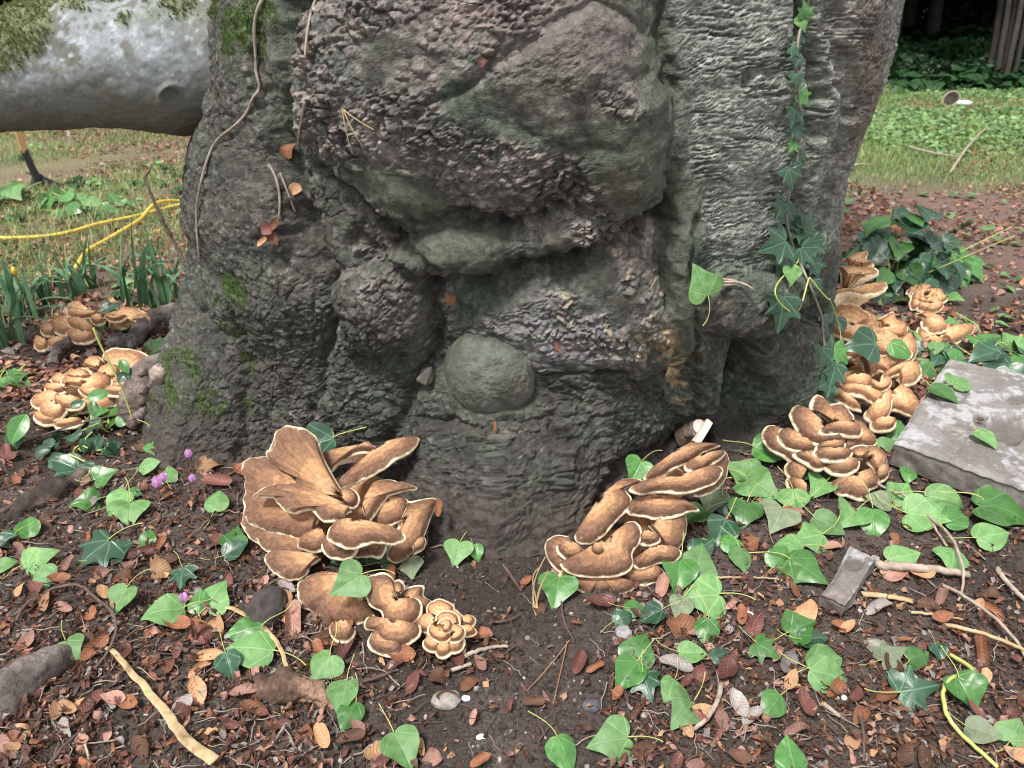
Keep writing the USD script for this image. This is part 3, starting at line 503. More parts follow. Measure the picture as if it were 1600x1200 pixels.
cluster('largest tier of broad brown cream edged fungus caps, front left', ZA, [
    ((530, 395), [(440, 170), (372, 92), (268, 80), (212, 148), (196, 235), (250, 275), (312, 302), (318, 350), (400, 395), (480, 400)], dict(tilt=48, az=-25, th=.0125, arch=.2, dy=-.05)),
    ((440, 450), [(225, 215), (150, 212), (100, 228), (82, 330), (80, 470), (130, 538), (260, 575), (345, 590), (412, 585)], dict(tilt=40, az=-30, arch=.2, dy=-.025)),
    ((570, 445), [(310, 330), (210, 335), (150, 362), (126, 392), (190, 366), (240, 415), (320, 468), (395, 448), (450, 500), (510, 512), (566, 506)], dict(tilt=26, az=-20, dy=-.09, wave=.8)),
    ((450, 570), [(95, 480), (78, 515), (112, 582), (200, 652), (300, 692), (378, 718), (440, 690)], dict(tilt=30, az=-22, dy=.02)),
    ((430, 680), [(230, 650), (185, 672), (200, 730), (270, 776), (345, 782), (385, 742)], dict(tilt=32, az=-15, dy=-.01)),
    ((735, 165), [(850, 128), (907, 136), (890, 166), (785, 240), (650, 312), (536, 352), (560, 310)], dict(tilt=24, az=10, st=.075, arch=.15, droop=.004)),
    ((640, 160), [(470, 205), (426, 236), (470, 273), (540, 228), (600, 196), (660, 182), (712, 186), (690, 150)], dict(tilt=24, az=-10, st=.07, arch=.2)),
    ((655, 425), [(700, 345), (795, 322), (896, 360), (800, 378), (738, 422), (700, 482), (668, 522)], dict(tilt=30, az=25, arch=.2, dy=-.035)),
    ((550, 400), [(548, 368), (600, 364), (626, 400), (610, 436), (568, 430)], dict(tilt=30, dy=-.035)),
    ((765, 420), [(790, 408), (850, 412), (862, 440), (850, 490), (800, 520), (740, 548), (690, 515)], dict(tilt=36)),
    ((845, 520), [(868, 430), (930, 422), (997, 418), (975, 500), (932, 605), (870, 680), (812, 708), (778, 690), (790, 640), (826, 600)], dict(tilt=50, az=28, arch=.16, wave=.5)),
    ((615, 515), [(520, 515), (488, 548), (490, 585), (535, 612), (592, 626), (680, 606), (745, 606), (790, 612), (830, 592), (770, 548)], dict(tilt=28, dy=-.085)),
    ((545, 580), [(470, 585), (455, 620), (466, 655), (520, 682), (580, 682), (620, 640)], dict(tilt=32, dy=-.03)),
    ((452, 555), [(425, 560), (355, 636), (400, 649), (456, 642), (480, 600)], dict(tilt=34, dy=-.02)),
    ((690, 600), [(590, 650), (622, 671), (668, 664), (722, 669), (748, 640), (748, 620)], dict(tilt=32, dy=-.01, wave=2.0)),
    ((900, 615), [(925, 592), (946, 598), (938, 640), (908, 656), (890, 680)], dict(tilt=40, az=30))],
    1.60, 790, .0017, stem=[(575, 815, 1.66, .10, .08, .075), (560, 760, 1.73, .085, .07, .07), (500, 800, 1.66, .06, .06, .06)])
cluster('low fungus with one wide scalloped cap, under the largest tier', ZA, [
    ((575, 790), [(440, 752), (385, 775), (345, 800), (333, 870), (358, 914), (410, 935), (450, 978), (510, 1004), (600, 999), (660, 975), (697, 955)], dict(tilt=36, az=-8, arch=.2)),
    ((560, 985), [(492, 1018), (508, 1058), (550, 1079), (590, 1060), (604, 1022)], dict(tilt=30)),
    ((805, 885), [(783, 850), (783, 792), (755, 768), (700, 776), (666, 802), (664, 870), (690, 920), (735, 945), (748, 988), (800, 1012), (870, 1000), (912, 942), (906, 898), (860, 884)], dict(tilt=44, dy=-.03, arch=.3)),
    ((812, 855), [(798, 850), (790, 816), (815, 804), (833, 820), (828, 850)], dict(tilt=45, dy=-.03)),
    ((790, 990), [(690, 965), (662, 995), (672, 1022), (705, 1027), (722, 1062), (790, 1098), (860, 1086), (905, 1050), (902, 1000)], dict(tilt=36, dy=-.015)),
    ((765, 1050), [(695, 1030), (690, 1108), (740, 1131), (800, 1136), (830, 1100)], dict(tilt=28)),
    ((865, 885), [(830, 862), (868, 830), (930, 838), (926, 868), (962, 890), (952, 940), (912, 962)], dict(tilt=36, wave=2.0)),
    ((640, 900), [(600, 860), (615, 840), (660, 838), (668, 860)], dict(tilt=40))],
    1.385, 910, .0016, stem=[(560, 930, 1.42, .075, .05, .035), (620, 955, 1.36, .05, .04, .03)])
def fan(cx, cy, rx, ry, a0, a1, n=7, jit=.10, seed=0):
    r = np.random.default_rng(seed); a = np.radians(np.linspace(a0, a1, n)); j = 1 + jit * (r.random(n) - .5) * 2
    return [(cx + rx * math.cos(t) * w, cy - ry * math.sin(t) * w) for t, w in zip(a, j)]
def rosette(cx, cy, rx, ry, seed, nring=(9, 7, 5), tilts=(26, 34, 40), size=.52):
    """ruffled rosette: rings of small fans, each ring higher and farther in than the last"""
    r = random.Random(seed); out = []
    for k, (nn, tl) in enumerate(zip(nring, tilts)):
        f = 1 - k * .34
        for i in range(nn):
            a = 360 * (i + .5 * (k % 2) + r.uniform(-.2, .2)) / nn; A = math.radians(a)
            f2 = f * r.uniform(.7, 1.15); px, py = cx + math.cos(A) * rx * f2 * .52, cy - math.sin(A) * ry * f2 * .52 - k * ry * .08
            w = size * r.uniform(.6, 1.4) * (1 - .12 * k)
            aa = math.degrees(math.atan2(math.sin(A) * ry, math.cos(A) * rx))
            out.append(((px, py), fan(px + math.cos(A) * rx * .06, py - math.sin(A) * ry * .06, rx * w, ry * w, aa - 95, aa + 95, 8, .16, seed * 31 + k * 17 + i), dict(tilt=tl + r.uniform(-6, 6), wave=1.6, dy=-.012 * k - .0015 * (py - cy))))
    return out
cluster('small knobbly tan fungus lying right of the low scalloped one', ZA, [
    ((1015, 965), [(955, 950), (958, 905), (985, 886), (1012, 882), (1045, 893), (1062, 905), (1068, 938)], dict(tilt=30)), ((1070, 978), [(1062, 935), (1085, 930), (1100, 945), (1122, 962), (1112, 995)], dict(tilt=28)),
    ((1118, 985), [(1128, 965), (1150, 956), (1172, 972), (1165, 998), (1138, 1002)], dict(tilt=26)), ((1112, 1018), [(1138, 1008), (1170, 1014), (1178, 1030), (1150, 1046), (1118, 1042)], dict(tilt=26)),
    ((1068, 1055), [(1108, 1046), (1122, 1086), (1095, 1122), (1050, 1118)], dict(tilt=26)), ((1028, 1082), [(1062, 1105), (1042, 1140), (1010, 1143), (992, 1112)], dict(tilt=24)), ((988, 1068), [(1002, 1108), (962, 1118), (934, 1096), (950, 1060)], dict(tilt=26)),
    ((985, 985), [(962, 945), (912, 966), (897, 990), (920, 1022), (962, 1028)], dict(tilt=30)),
    ((1042, 1004), [(992, 985), (1000, 955), (1045, 940), (1088, 958), (1098, 1000)], dict(tilt=34, dy=-.014)), ((1012, 1036), [(968, 1000), (955, 1035), (985, 1068), (1030, 1076), (1055, 1055)], dict(tilt=30, dy=-.018)), ((1080, 1042), [(1052, 1015), (1090, 1000), (1125, 1028), (1100, 1070), (1060, 1075)], dict(tilt=30, dy=-.018)), ((1030, 1010), [(1005, 1000), (1025, 980), (1060, 985), (1062, 1020), (1030, 1035)], dict(tilt=34, dy=-.03))],
    1.275, 975, .0015, M_cap2, defaults=(26, .009, .02), stem=[(696, 972, 1.275, .055, .05, .026)])
ZD = (800, 640, 3.75)
cluster('stacked brown fungus shelves at the trunk foot, right of centre', ZD, [
    ((965, 240), [(1060, 190), (1150, 190), (1225, 195), (1140, 228), (1050, 286), (950, 326), (850, 383), (790, 396), (812, 345)], dict(tilt=30, az=14, st=.05, wave=.7)),
    ((1120, 265), [(1262, 226), (1232, 270), (1160, 312), (1090, 343), (1035, 322), (1030, 300)], dict(tilt=28, az=20, dy=-.01)),
    ((1060, 360), [(1245, 228), (1278, 236), (1291, 290), (1288, 345), (1240, 420), (1160, 476), (1090, 482)], dict(tilt=36, az=32)),
    ((980, 390), [(1190, 316), (1237, 330), (1215, 386), (1150, 426), (1070, 453), (960, 466), (850, 461), (760, 476), (705, 463), (762, 414)], dict(tilt=28, az=8, dy=-.03, st=.06, wave=.7)),
    ((520, 520), [(640, 400), (700, 394), (766, 407), (715, 426), (660, 456), (692, 500), (688, 552), (620, 621), (560, 697), (480, 763), (400, 766), (378, 746), (412, 690)], dict(tilt=38, az=-4, st=.05, wave=.6)),
    ((850, 510), [(1010, 520), (1062, 542), (1097, 572), (1050, 573), (1000, 592), (930, 616), (860, 616), (770, 593), (690, 573), (690, 525)], dict(tilt=28, st=.05)),
    ((835, 660), [(940, 605), (990, 602), (1031, 616), (1038, 690), (1020, 760), (976, 813), (900, 790)], dict(tilt=48, az=25, wave=.5)),
    ((785, 705), [(750, 735), (760, 765), (800, 773), (842, 770), (869, 746), (842, 728)], dict(tilt=34, dy=-.03)),
    ((835, 800), [(720, 868), (718, 892), (742, 916), (792, 915), (870, 880), (950, 880), (992, 830), (962, 798)], dict(tilt=38, az=10, dy=-.02)),
    ((565, 760), [(640, 690), (672, 660), (722, 656), (753, 692), (742, 770), (700, 850), (712, 890), (690, 932), (600, 966), (480, 971), (380, 961), (312, 922), (290, 888)], dict(tilt=44, az=0, dy=-.04, wave=.6, arch=.2)),
    ((385, 835), [(330, 745), (260, 733), (205, 755), (190, 812), (215, 882), (265, 932), (342, 956)], dict(tilt=42, az=-25, dy=-.01)),
    ((345, 775), [(278, 780), (272, 805), (302, 842), (370, 863), (416, 846), (412, 800)], dict(tilt=34, dy=-.03)),
    ((500, 775), [(474, 788), (472, 828), (500, 848), (533, 836), (522, 792)], dict(tilt=40, dy=-.05)),
    ((520, 965), [(300, 940), (288, 960), (312, 992), (400, 1042), (500, 1079), (600, 1068), (700, 1040), (727, 1010)], dict(tilt=30, az=-5)),
    ((770, 920), [(660, 950), (652, 970), (690, 997), (780, 1006), (860, 990), (887, 960), (872, 912)], dict(tilt=32))],
    1.515, 848, .0012, stem=[(965, 850, 1.54, .07, .06, .06), (1010, 800, 1.62, .07, .06, .06), (1040, 745, 1.72, .07, .06, .06)])
ZE = (1150, 560, 3.556)
cluster('dense tawny fungus stack nearest the concrete slab corner', ZE, [
    ((340, 480), [(230, 368), (190, 364), (160, 390), (165, 450), (220, 502), (290, 536), (352, 571), (365, 540)], dict(tilt=36, az=-25)),
    ((375, 430), [(300, 395), (250, 387), (237, 410), (255, 452), (330, 493), (400, 501), (440, 490)], dict(tilt=32, az=-20, dy=-.02)),
    ((490, 365), [(400, 280), (345, 262), (318, 290), (340, 362), (380, 420), (450, 456), (530, 456), (602, 446)], dict(tilt=36, az=-15, dy=-.02)),
    ((560, 345), [(435, 280), (440, 240), (480, 208), (510, 225), (522, 260), (590, 250), (640, 290), (662, 315), (650, 350)], dict(tilt=52, az=0)),
    ((600, 345), [(485, 372), (482, 388), (560, 402), (640, 412), (700, 404), (695, 375)], dict(tilt=28, dy=-.035)),
    ((665, 400), [(650, 335), (702, 348), (760, 390), (796, 452), (770, 472), (700, 472), (640, 497), (600, 482)], dict(tilt=36, az=18)),
    ((530, 455), [(462, 470), (458, 482), (530, 494), (598, 488), (612, 455)], dict(tilt=26, dy=-.045)),
    ((550, 495), [(455, 498), (448, 515), (480, 542), (560, 550), (630, 532), (652, 505)], dict(tilt=28, dy=-.045)),
    ((600, 555), [(520, 550), (504, 568), (540, 612), (600, 627), (680, 592), (690, 555)], dict(tilt=30, dy=-.03)),
    ((760, 540), [(650, 540), (690, 500), (742, 478), (800, 488), (849, 540), (842, 590), (790, 632)], dict(tilt=38, az=18)),
    ((800, 600), [(845, 580), (862, 600), (858, 635), (820, 662), (782, 652)], dict(tilt=32, az=15)),
    ((670, 645), [(770, 600), (792, 650), (786, 695), (740, 722), (745, 757), (700, 770), (640, 752), (580, 737), (555, 707), (530, 720), (545, 670)], dict(tilt=34, dy=-.01, wave=1.5)),
    ((395, 595), [(330, 562), (298, 572), (290, 612), (312, 652), (352, 692)], dict(tilt=36, az=-20)),
    ((430, 535), [(342, 512), (340, 522), (362, 544), (400, 562), (440, 592), (492, 588)], dict(tilt=30, dy=-.03)),
    ((385, 685), [(302, 655), (296, 680), (308, 705), (342, 738), (396, 756)], dict(tilt=30, az=-10)),
    ((690, 540), [(640, 520), (660, 490), (720, 480), (750, 500)], dict(tilt=36, dy=-.03))],
    1.93, 690, .0015, stem=[(1290, 700, 1.99, .085, .06, .07), (1340, 715, 1.96, .08, .06, .06)], defaults=(30, .015, .028))
ZF = (1100, 350, 3.0)
cluster('tall heap of overlapping orange tan fungus below the climbing ivy', ZF, [
    ((690, 470), [(596, 440), (608, 388), (662, 370), (742, 386), (790, 425)], dict(tilt=50)),
    ((695, 470), [(590, 465), (600, 490), (642, 515), (700, 537), (782, 525), (800, 480)], dict(tilt=32, dy=-.03)),
    ((860, 475), [(830, 440), (856, 428), (902, 404), (922, 440), (957, 465), (962, 502), (900, 528), (780, 518)], dict(tilt=44, wave=1.6)),
    ((910, 570), [(960, 500), (1003, 530), (1013, 580), (990, 622), (940, 642), (880, 662), (838, 668)], dict(tilt=36, az=15, dy=-.02)),
    ((920, 655), [(850, 690), (848, 706), (900, 696), (960, 666), (1003, 645), (1022, 690), (980, 730), (930, 742)], dict(tilt=24, st=.07, dy=-.02)),
    ((720, 702), [(655, 718), (652, 733), (700, 752), (770, 754), (788, 732), (780, 708)], dict(tilt=30, dy=-.05)),
    ((660, 785), [(572, 750), (540, 764), (600, 792), (650, 817), (700, 847), (740, 855)], dict(tilt=28, dy=-.02)),
    ((740, 750), [(650, 748), (636, 762), (700, 778), (780, 803), (846, 835), (850, 800)], dict(tilt=24, st=.08, dy=-.03)),
    ((830, 810), [(880, 765), (884, 850), (850, 907), (800, 914), (768, 892), (790, 850)], dict(tilt=36, dy=-.05)),
    ((890, 790), [(930, 742), (985, 790), (1022, 850), (1024, 882), (962, 874), (888, 862)], dict(tilt=34, dy=-.01)),
    ((850, 900), [(800, 915), (802, 935), (850, 952), (890, 942), (907, 910)], dict(tilt=30, dy=-.02)),
    ((790, 615), [(698, 622), (760, 642), (790, 702), (832, 672), (872, 692), (890, 640)], dict(tilt=40, dy=-.05, wave=1.5)),
    ((880, 600), [(826, 650), (880, 672), (932, 642), (982, 602), (970, 570)], dict(tilt=36, dy=-.04)),
    ((740, 570), [(640, 560), (660, 600), (720, 622), (790, 610), (830, 560)], dict(tilt=34, dy=-.02, wave=1.5)),
    ((820, 740), [(780, 720), (800, 760), (850, 770), (880, 740), (870, 700)], dict(tilt=40, dy=-.04, wave=1.5)),
    ((860, 550), [(790, 540), (810, 590), (880, 600), (920, 560)], dict(tilt=38, dy=-.04, wave=1.6))],
    2.38, 580, .0034, M_cap2, stem=[(1350, 600, 2.46, .12, .10, .10), (1365, 540, 2.60, .12, .12, .10), (1340, 500, 2.72, .09, .1, .07)], defaults=(32, .016, .03))
cluster('pale shelves of fungus growing from the right flank of the trunk', ZF, [
    ((690, 300), [(838, 268), (853, 286), (820, 319), (740, 329), (660, 312), (604, 338), (600, 310)], dict(tilt=14, st=.13, droop=.0)),
    ((690, 235), [(640, 205), (700, 188), (780, 200), (813, 222), (790, 236), (740, 226)], dict(tilt=14, st=.10, droop=.0, dy=-.02)),
    ((705, 170), [(668, 152), (720, 130), (768, 132), (762, 152), (792, 176), (750, 184)], dict(tilt=26, st=.04))],
    2.72, 440, .002, M_cap2, defaults=(20, .018, .06))
cluster('small ruffled tan fungus farthest back, by the glossy ivy shrub', ZF, rosette(1045, 335, 92, 66, 11, (11, 8, 5), (24, 30, 36), .36), 3.28, 460, .003, M_cap2, defaults=(28, .011, .02), stem=[(1448, 464, 3.30, .09, .07, .035)])
cluster('flattened pale fungus with torn lobes behind the slab', ZF, [
    ((1090, 470), [(1010, 420), (1050, 400), (1110, 420), (1140, 470), (1110, 520)], dict(tilt=24, wave=1.6)), ((1130, 510), [(1140, 460), (1220, 460), (1270, 480), (1240, 520), (1160, 540)], dict(tilt=20, wave=1.6)),
    ((1070, 520), [(1020, 470), (1010, 520), (1040, 560), (1100, 570), (1130, 540)], dict(tilt=26, wave=1.6)), ((1080, 440), [(1030, 440), (1060, 490), (1110, 500), (1150, 470)], dict(tilt=24, wave=1.6, dy=-.02))],
    2.95, 510, .003, M_cap2, defaults=(24, .012, .02), stem=[(1462, 518, 2.98, .07, .06, .025)])
ZL = (0, 400, 4.284)
cluster('tiered tawny fungus at the left edge among the strap leaves', ZL, [
    ((600, 362), [(520, 302), (450, 308), (430, 345), (470, 391), (540, 403), (612, 393), (650, 370)], dict(tilt=30)),
    ((470, 432), [(420, 400), (350, 405), (322, 445), (350, 487), (400, 504), (470, 487)], dict(tilt=30, dy=-.03)),
    ((550, 420), [(470, 400), (438, 425), (460, 452), (520, 482), (560, 512), (622, 512), (628, 470)], dict(tilt=28, dy=-.06)),
    ((550, 500), [(470, 485), (430, 505), (450, 537), (510, 562), (590, 557), (642, 520)], dict(tilt=28, dy=-.05)),
    ((350, 470), [(320, 445), (270, 455), (264, 490), (300, 515), (345, 508)], dict(tilt=28)),
    ((400, 535), [(330, 550), (300, 580), (340, 597), (400, 582), (452, 540)], dict(tilt=26)),
    ((285, 548), [(240, 530), (218, 560), (230, 597), (290, 602), (312, 562)], dict(tilt=26)),
    ((655, 385), [(598, 400), (620, 437), (660, 442), (690, 420)], dict(tilt=30))],
    2.93, 500, .004, M_cap2, defaults=(28, .013, .03), stem=[(112, 505, 3.0, .08, .07, .06)])
cluster('drooping tawny fungus caps half hidden by green leaves, behind the rosette', ZL, [
    ((830, 400), [(660, 382), (740, 368), (820, 340), (900, 338), (972, 368), (1022, 430), (1012, 470), (972, 486)], dict(tilt=30)),
    ((930, 420), [(880, 420), (930, 385), (985, 385), (1026, 432), (1008, 472), (968, 488)], dict(tilt=52, dy=-.04)), ((760, 400), [(690, 385), (720, 412), (780, 418), (830, 390)], dict(tilt=28, dy=-.03))],
    3.0, 490, .004, M_cap2, defaults=(28, .013, .03), stem=[(195, 498, 3.03, .08, .05, .04)])
cluster('wide pale orange fungus rosette left of the trunk', ZL, [
    ((630, 925), [(762, 890), (764, 950), (700, 1002), (600, 1012), (500, 1022), (420, 1062), (348, 1097), (360, 1060)], dict(tilt=26, arch=.1)),
    ((385, 925), [(335, 895), (230, 920), (194, 965), (245, 1002), (322, 992)], dict(tilt=26)),
    ((380, 985), [(300, 972), (250, 1000), (262, 1042), (320, 1067), (392, 1052), (420, 1010)], dict(tilt=28, dy=-.03)),
    ((330, 1045), [(218, 1040), (214, 1060), (240, 1092), (330, 1100), (400, 1082)], dict(tilt=24)),
    ((400, 850), [(300, 855), (289, 872), (320, 897), (372, 902), (424, 890)], dict(tilt=28)),
    ((450, 835), [(400, 772), (330, 790), (319, 806), (340, 832), (382, 852), (424, 850)], dict(tilt=30)),
    ((450, 930), [(350, 930), (346, 945), (382, 987), (452, 1002), (522, 990), (540, 950)], dict(tilt=30, dy=-.03)),
    ((820, 745), [(668, 680), (672, 650), (695, 628), (762, 610), (850, 620), (932, 640), (985, 690), (994, 742)], dict(tilt=46)),
    ((650, 735), [(548, 715), (556, 700), (592, 668), (642, 668), (676, 700)], dict(tilt=34)), ((590, 790), [(495, 755), (505, 742), (545, 733), (602, 740)], dict(tilt=32)),
    ((820, 812), [(748, 815), (742, 832), (800, 852), (872, 832)], dict(tilt=24, dy=-.04)), ((820, 840), [(742, 848), (738, 862), (800, 877), (882, 857)], dict(tilt=24, dy=-.05)), ((800, 870), [(700, 872), (688, 886), (762, 907), (884, 892)], dict(tilt=24, dy=-.06)),
    ((560, 840), [(430, 860), (400, 800), (460, 760), (560, 745), (660, 770), (740, 800), (700, 860), (640, 900), (520, 920)], dict(tilt=22, wave=2.2, dy=-.02)),
    ((520, 800), [(440, 790), (480, 755), (560, 750), (600, 790)], dict(tilt=40, wave=2, dy=-.04)), ((700, 780), [(640, 770), (680, 730), (760, 720), (800, 760), (760, 810)], dict(tilt=40, wave=2, dy=-.03)), ((600, 880), [(520, 880), (560, 920), (640, 930), (690, 890)], dict(tilt=34, wave=2, dy=-.04)),
    ((450, 1085), [(352, 1108), (360, 1122), (422, 1128), (502, 1112), (540, 1080)], dict(tilt=24))],
    2.32, 610, .003, M_cap2, defaults=(28, .013, .03), stem=[(130, 612, 2.40, .13, .09, .05), (185, 580, 2.48, .09, .08, .06)])

# ------------------------------------------------------------------ leaves, each built once and referenced
def leaf_mesh(half, fold=.2, bend=.3, rip=.03, seed=0, roll=0.0, N=22, twist=0.0):
    h = spline(half, N, .0006); h[0, 0] = h[-1, 0] = 0
    hl = h[-2:0:-1] * (-1, 1)
    wob = lambda q, s: q * (1 + .20 * rip / .05 * fbm(np.stack([q[:, 1] * 3.2, 0 * q[:, 0] + s, 0 * q[:, 0]], -1), 1, 3, seed))[:, None] ** np.array([1, 0])
    h, hl = wob(h, 1.3), wob(hl, 7.9)
    o = np.vstack([h, hl]); c = np.array([0, .36]); n = len(o)
    P = [c[None]] + [c + (o - c) * t for t in (.33, .66, .86, 1.0)]; P2 = np.vstack(P)
    F = [[0, 1 + i, 1 + (i + 1) % n] for i in range(n)]
    for r in range(3):
        a, b = 1 + r * n, 1 + (r + 1) * n
        for i in range(n): j = (i + 1) % n; F += [[a + i, b + i, b + j], [a + i, b + j, a + j]]
    x, y = P2[:, 0], P2[:, 1]
    r2 = np.hypot(x, y - .36); z = fold * (np.abs(x) ** 1.25) - bend * (y - .45) ** 2 * .9 + rip * 4 * fbm(np.stack([x * 3, y * 3, 0 * x + seed], -1), 1, 3, seed) * (r2 + .2)
    if roll:
        a = x * roll; x2 = np.sin(a) / roll; z = z + (1 - np.cos(a)) / roll; x = x2
    if twist:
        a = twist * (y - .4); x, z = x * np.cos(a) - z * np.sin(a), x * np.sin(a) + z * np.cos(a)
    F = np.array(F)
    V = np.stack([x, y, z], -1)
    if np.cross(V[F[0, 1]] - V[F[0, 0]], V[F[0, 2]] - V[F[0, 0]])[2] < 0: F = F[:, ::-1]
    return V, F, P2
OUT = {'P': [(0, .03), (.12, -.08), (.30, -.10), (.56, .04), (.60, .10), (.42, .20), (.40, .27), (.56, .48), (.52, .54), (.28, .50), (.20, .60), (.12, .80), (0, 1)],
       'L': [(0, .03), (.16, -.09), (.38, -.07), (.54, .12), (.56, .26), (.44, .42), (.30, .56), (.15, .80), (0, 1)],
       'O': [(0, 0), (.18, -.02), (.37, .10), (.45, .30), (.38, .52), (.20, .79), (0, 1)],
       'E': [(0, 0), (.10, .04), (.24, .22), (.30, .45), (.24, .70), (.10, .90), (0, 1)]}
def klass(name):
    return stage.CreateClassPrim('/World/' + name)
KINDS = {}
IV = {'l': M_ivyL, 'm': M_ivyM, 'd': M_ivyD, 'g': M_ivyG}
for sh in 'PLO':
    for tone, m in IV.items():
        for k2, (fo, be, ri, tw) in enumerate([(.22, .30, .05, .15), (-.16, .42, .06, -.2), (.50, .55, .08, .5), (.10, .75, .07, -.5), (-.35, .25, .08, .3)]):
            cp = klass(f'ivy_leaf_kind_{sh.lower()}{tone}{k2}'); V, F, q = leaf_mesh(OUT[sh], fo, be, ri, k2 + ord(sh), twist=tw)
            mk('blade', V, F, m, cp, uv=q)
            kb_ = (k2 - 2) * .8; pv, pf = tube([(0, .02, .0), (.05 * kb_, -.25 + .02 * k2, .02 + .02 * k2), (.14 * kb_, -.52, .0), (.30 * kb_, -.72 - .03 * k2, -.05)], [.015, .012, .011, .016], 5, 9); mk('petiole', pv, pf, M_petiole, cp)
            KINDS[sh + tone + str(k2)] = cp.GetPath()
BR = {'rust': M_rust, 'tan': M_tan, 'dark': M_dkbr, 'red': M_red, 'pink': M_pink, 'grey': M_grey}
for nm, m in BR.items():
    for k2, (ro, be, ri, tw, ou) in enumerate([(2.6, .35, .06, .5, 'E'), (4.6, -.3, .08, -.4, 'E'), (1.4, .9, .10, 1.0, 'O'), (6.5, .5, .05, .3, 'E'), (2.2, -.9, .10, -1.0, 'E')]):
        cp = klass(f'dead_leaf_kind_{nm}{k2}'); V, F, q = leaf_mesh(OUT[ou], 0, be, ri, k2 + len(nm), roll=ro, twist=tw, N=13)
        mk('blade', V, F, m, cp, uv=q)
        if k2 in (0, 2):
            pv, pf = tube([(0, .02, 0), (.01, -.12, .01), (.04, -.26, 0)], [.014, .011, .010], 4); mk('petiole', pv, pf, M_twigD, cp)
        KINDS[nm + str(k2)] = cp.GetPath()
def put(name, kind, M, label, cat, group=None):
    x = UsdGeom.Xform.Define(stage, uname(name)); x.AddTransformOp().Set(Gf.Matrix4d(*[float(a) for a in np.asarray(M).ravel()]))
    p = x.GetPrim(); p.GetReferences().AddInternalReference(KINDS[kind]); p.SetInstanceable(True); return keys(p, label, cat, group)
def leaf_matrix(pos, yd, n, size):
    """rows: x, y (base to tip), z (upper face), place"""
    n = n / np.linalg.norm(n); yd = yd - (yd @ n) * n; yd /= np.linalg.norm(yd); xd = np.cross(yd, n); M = np.eye(4)
    M[0, :3], M[1, :3], M[2, :3] = xd * size, yd * size, n * size; M[3, :3] = pos - yd * size * .4; return M
LAND = [('the largest fungus tier', 520, 780), ('the scalloped fungus', 560, 950), ('the knobbly fungus', 697, 975), ('the stacked shelf fungus', 980, 820), ('the concrete fragment', 1325, 893), ('the concrete slab', 1500, 690),
        ('the slab corner fungus', 1300, 700), ('the left rosette', 140, 605), ('the long bent reed', 235, 1095), ('the buried log', 45, 1075), ('the crumbling wood', 455, 1090), ('the white pebble', 974, 985), ('the bare front earth', 790, 1080), ('the green bent stem', 1490, 1090), ('the pink flowers', 285, 745), ('the flattened fungus', 1465, 515), ('the tall fungus heap', 1365, 570), ('the dark log', 75, 785)]
ORD = ['closest', 'second closest', 'third closest', 'fourth closest', 'fifth closest', 'sixth closest', 'seventh closest', 'eighth closest', 'ninth closest', 'tenth closest'] + [f'{w} closest' for w in 'eleventh twelfth thirteenth fourteenth fifteenth sixteenth seventeenth eighteenth nineteenth twentieth'.split()]
def name_by_place(items, words):
    """items: (u, v, ...); words(item): what it looks like. The label counts alike ones outward from the nearest landmark in one direction."""
    key = {}
    for i, it in enumerate(items):
        d = [(math.hypot(it[0] - x, it[1] - y), nm, it[0] - x, it[1] - y) for nm, x, y in LAND]; dd, nm, dx, dy = min(d)
        way = ('left of' if dx < 0 else 'right of') if abs(dx) > abs(dy) else ('just behind' if dy < 0 else 'in front of')
        key.setdefault((words(it), way, nm), []).append((dd, i))
    lab = {}
    for (w, way, nm), l in key.items():
        for k2, (dd, i) in enumerate(sorted(l)): lab[i] = f'{w}' + (f', {ORD[min(k2, 19)]} ' if len(l) > 1 else ' ') + f'{way} {nm}'
    return [lab[i] for i in range(len(items))]
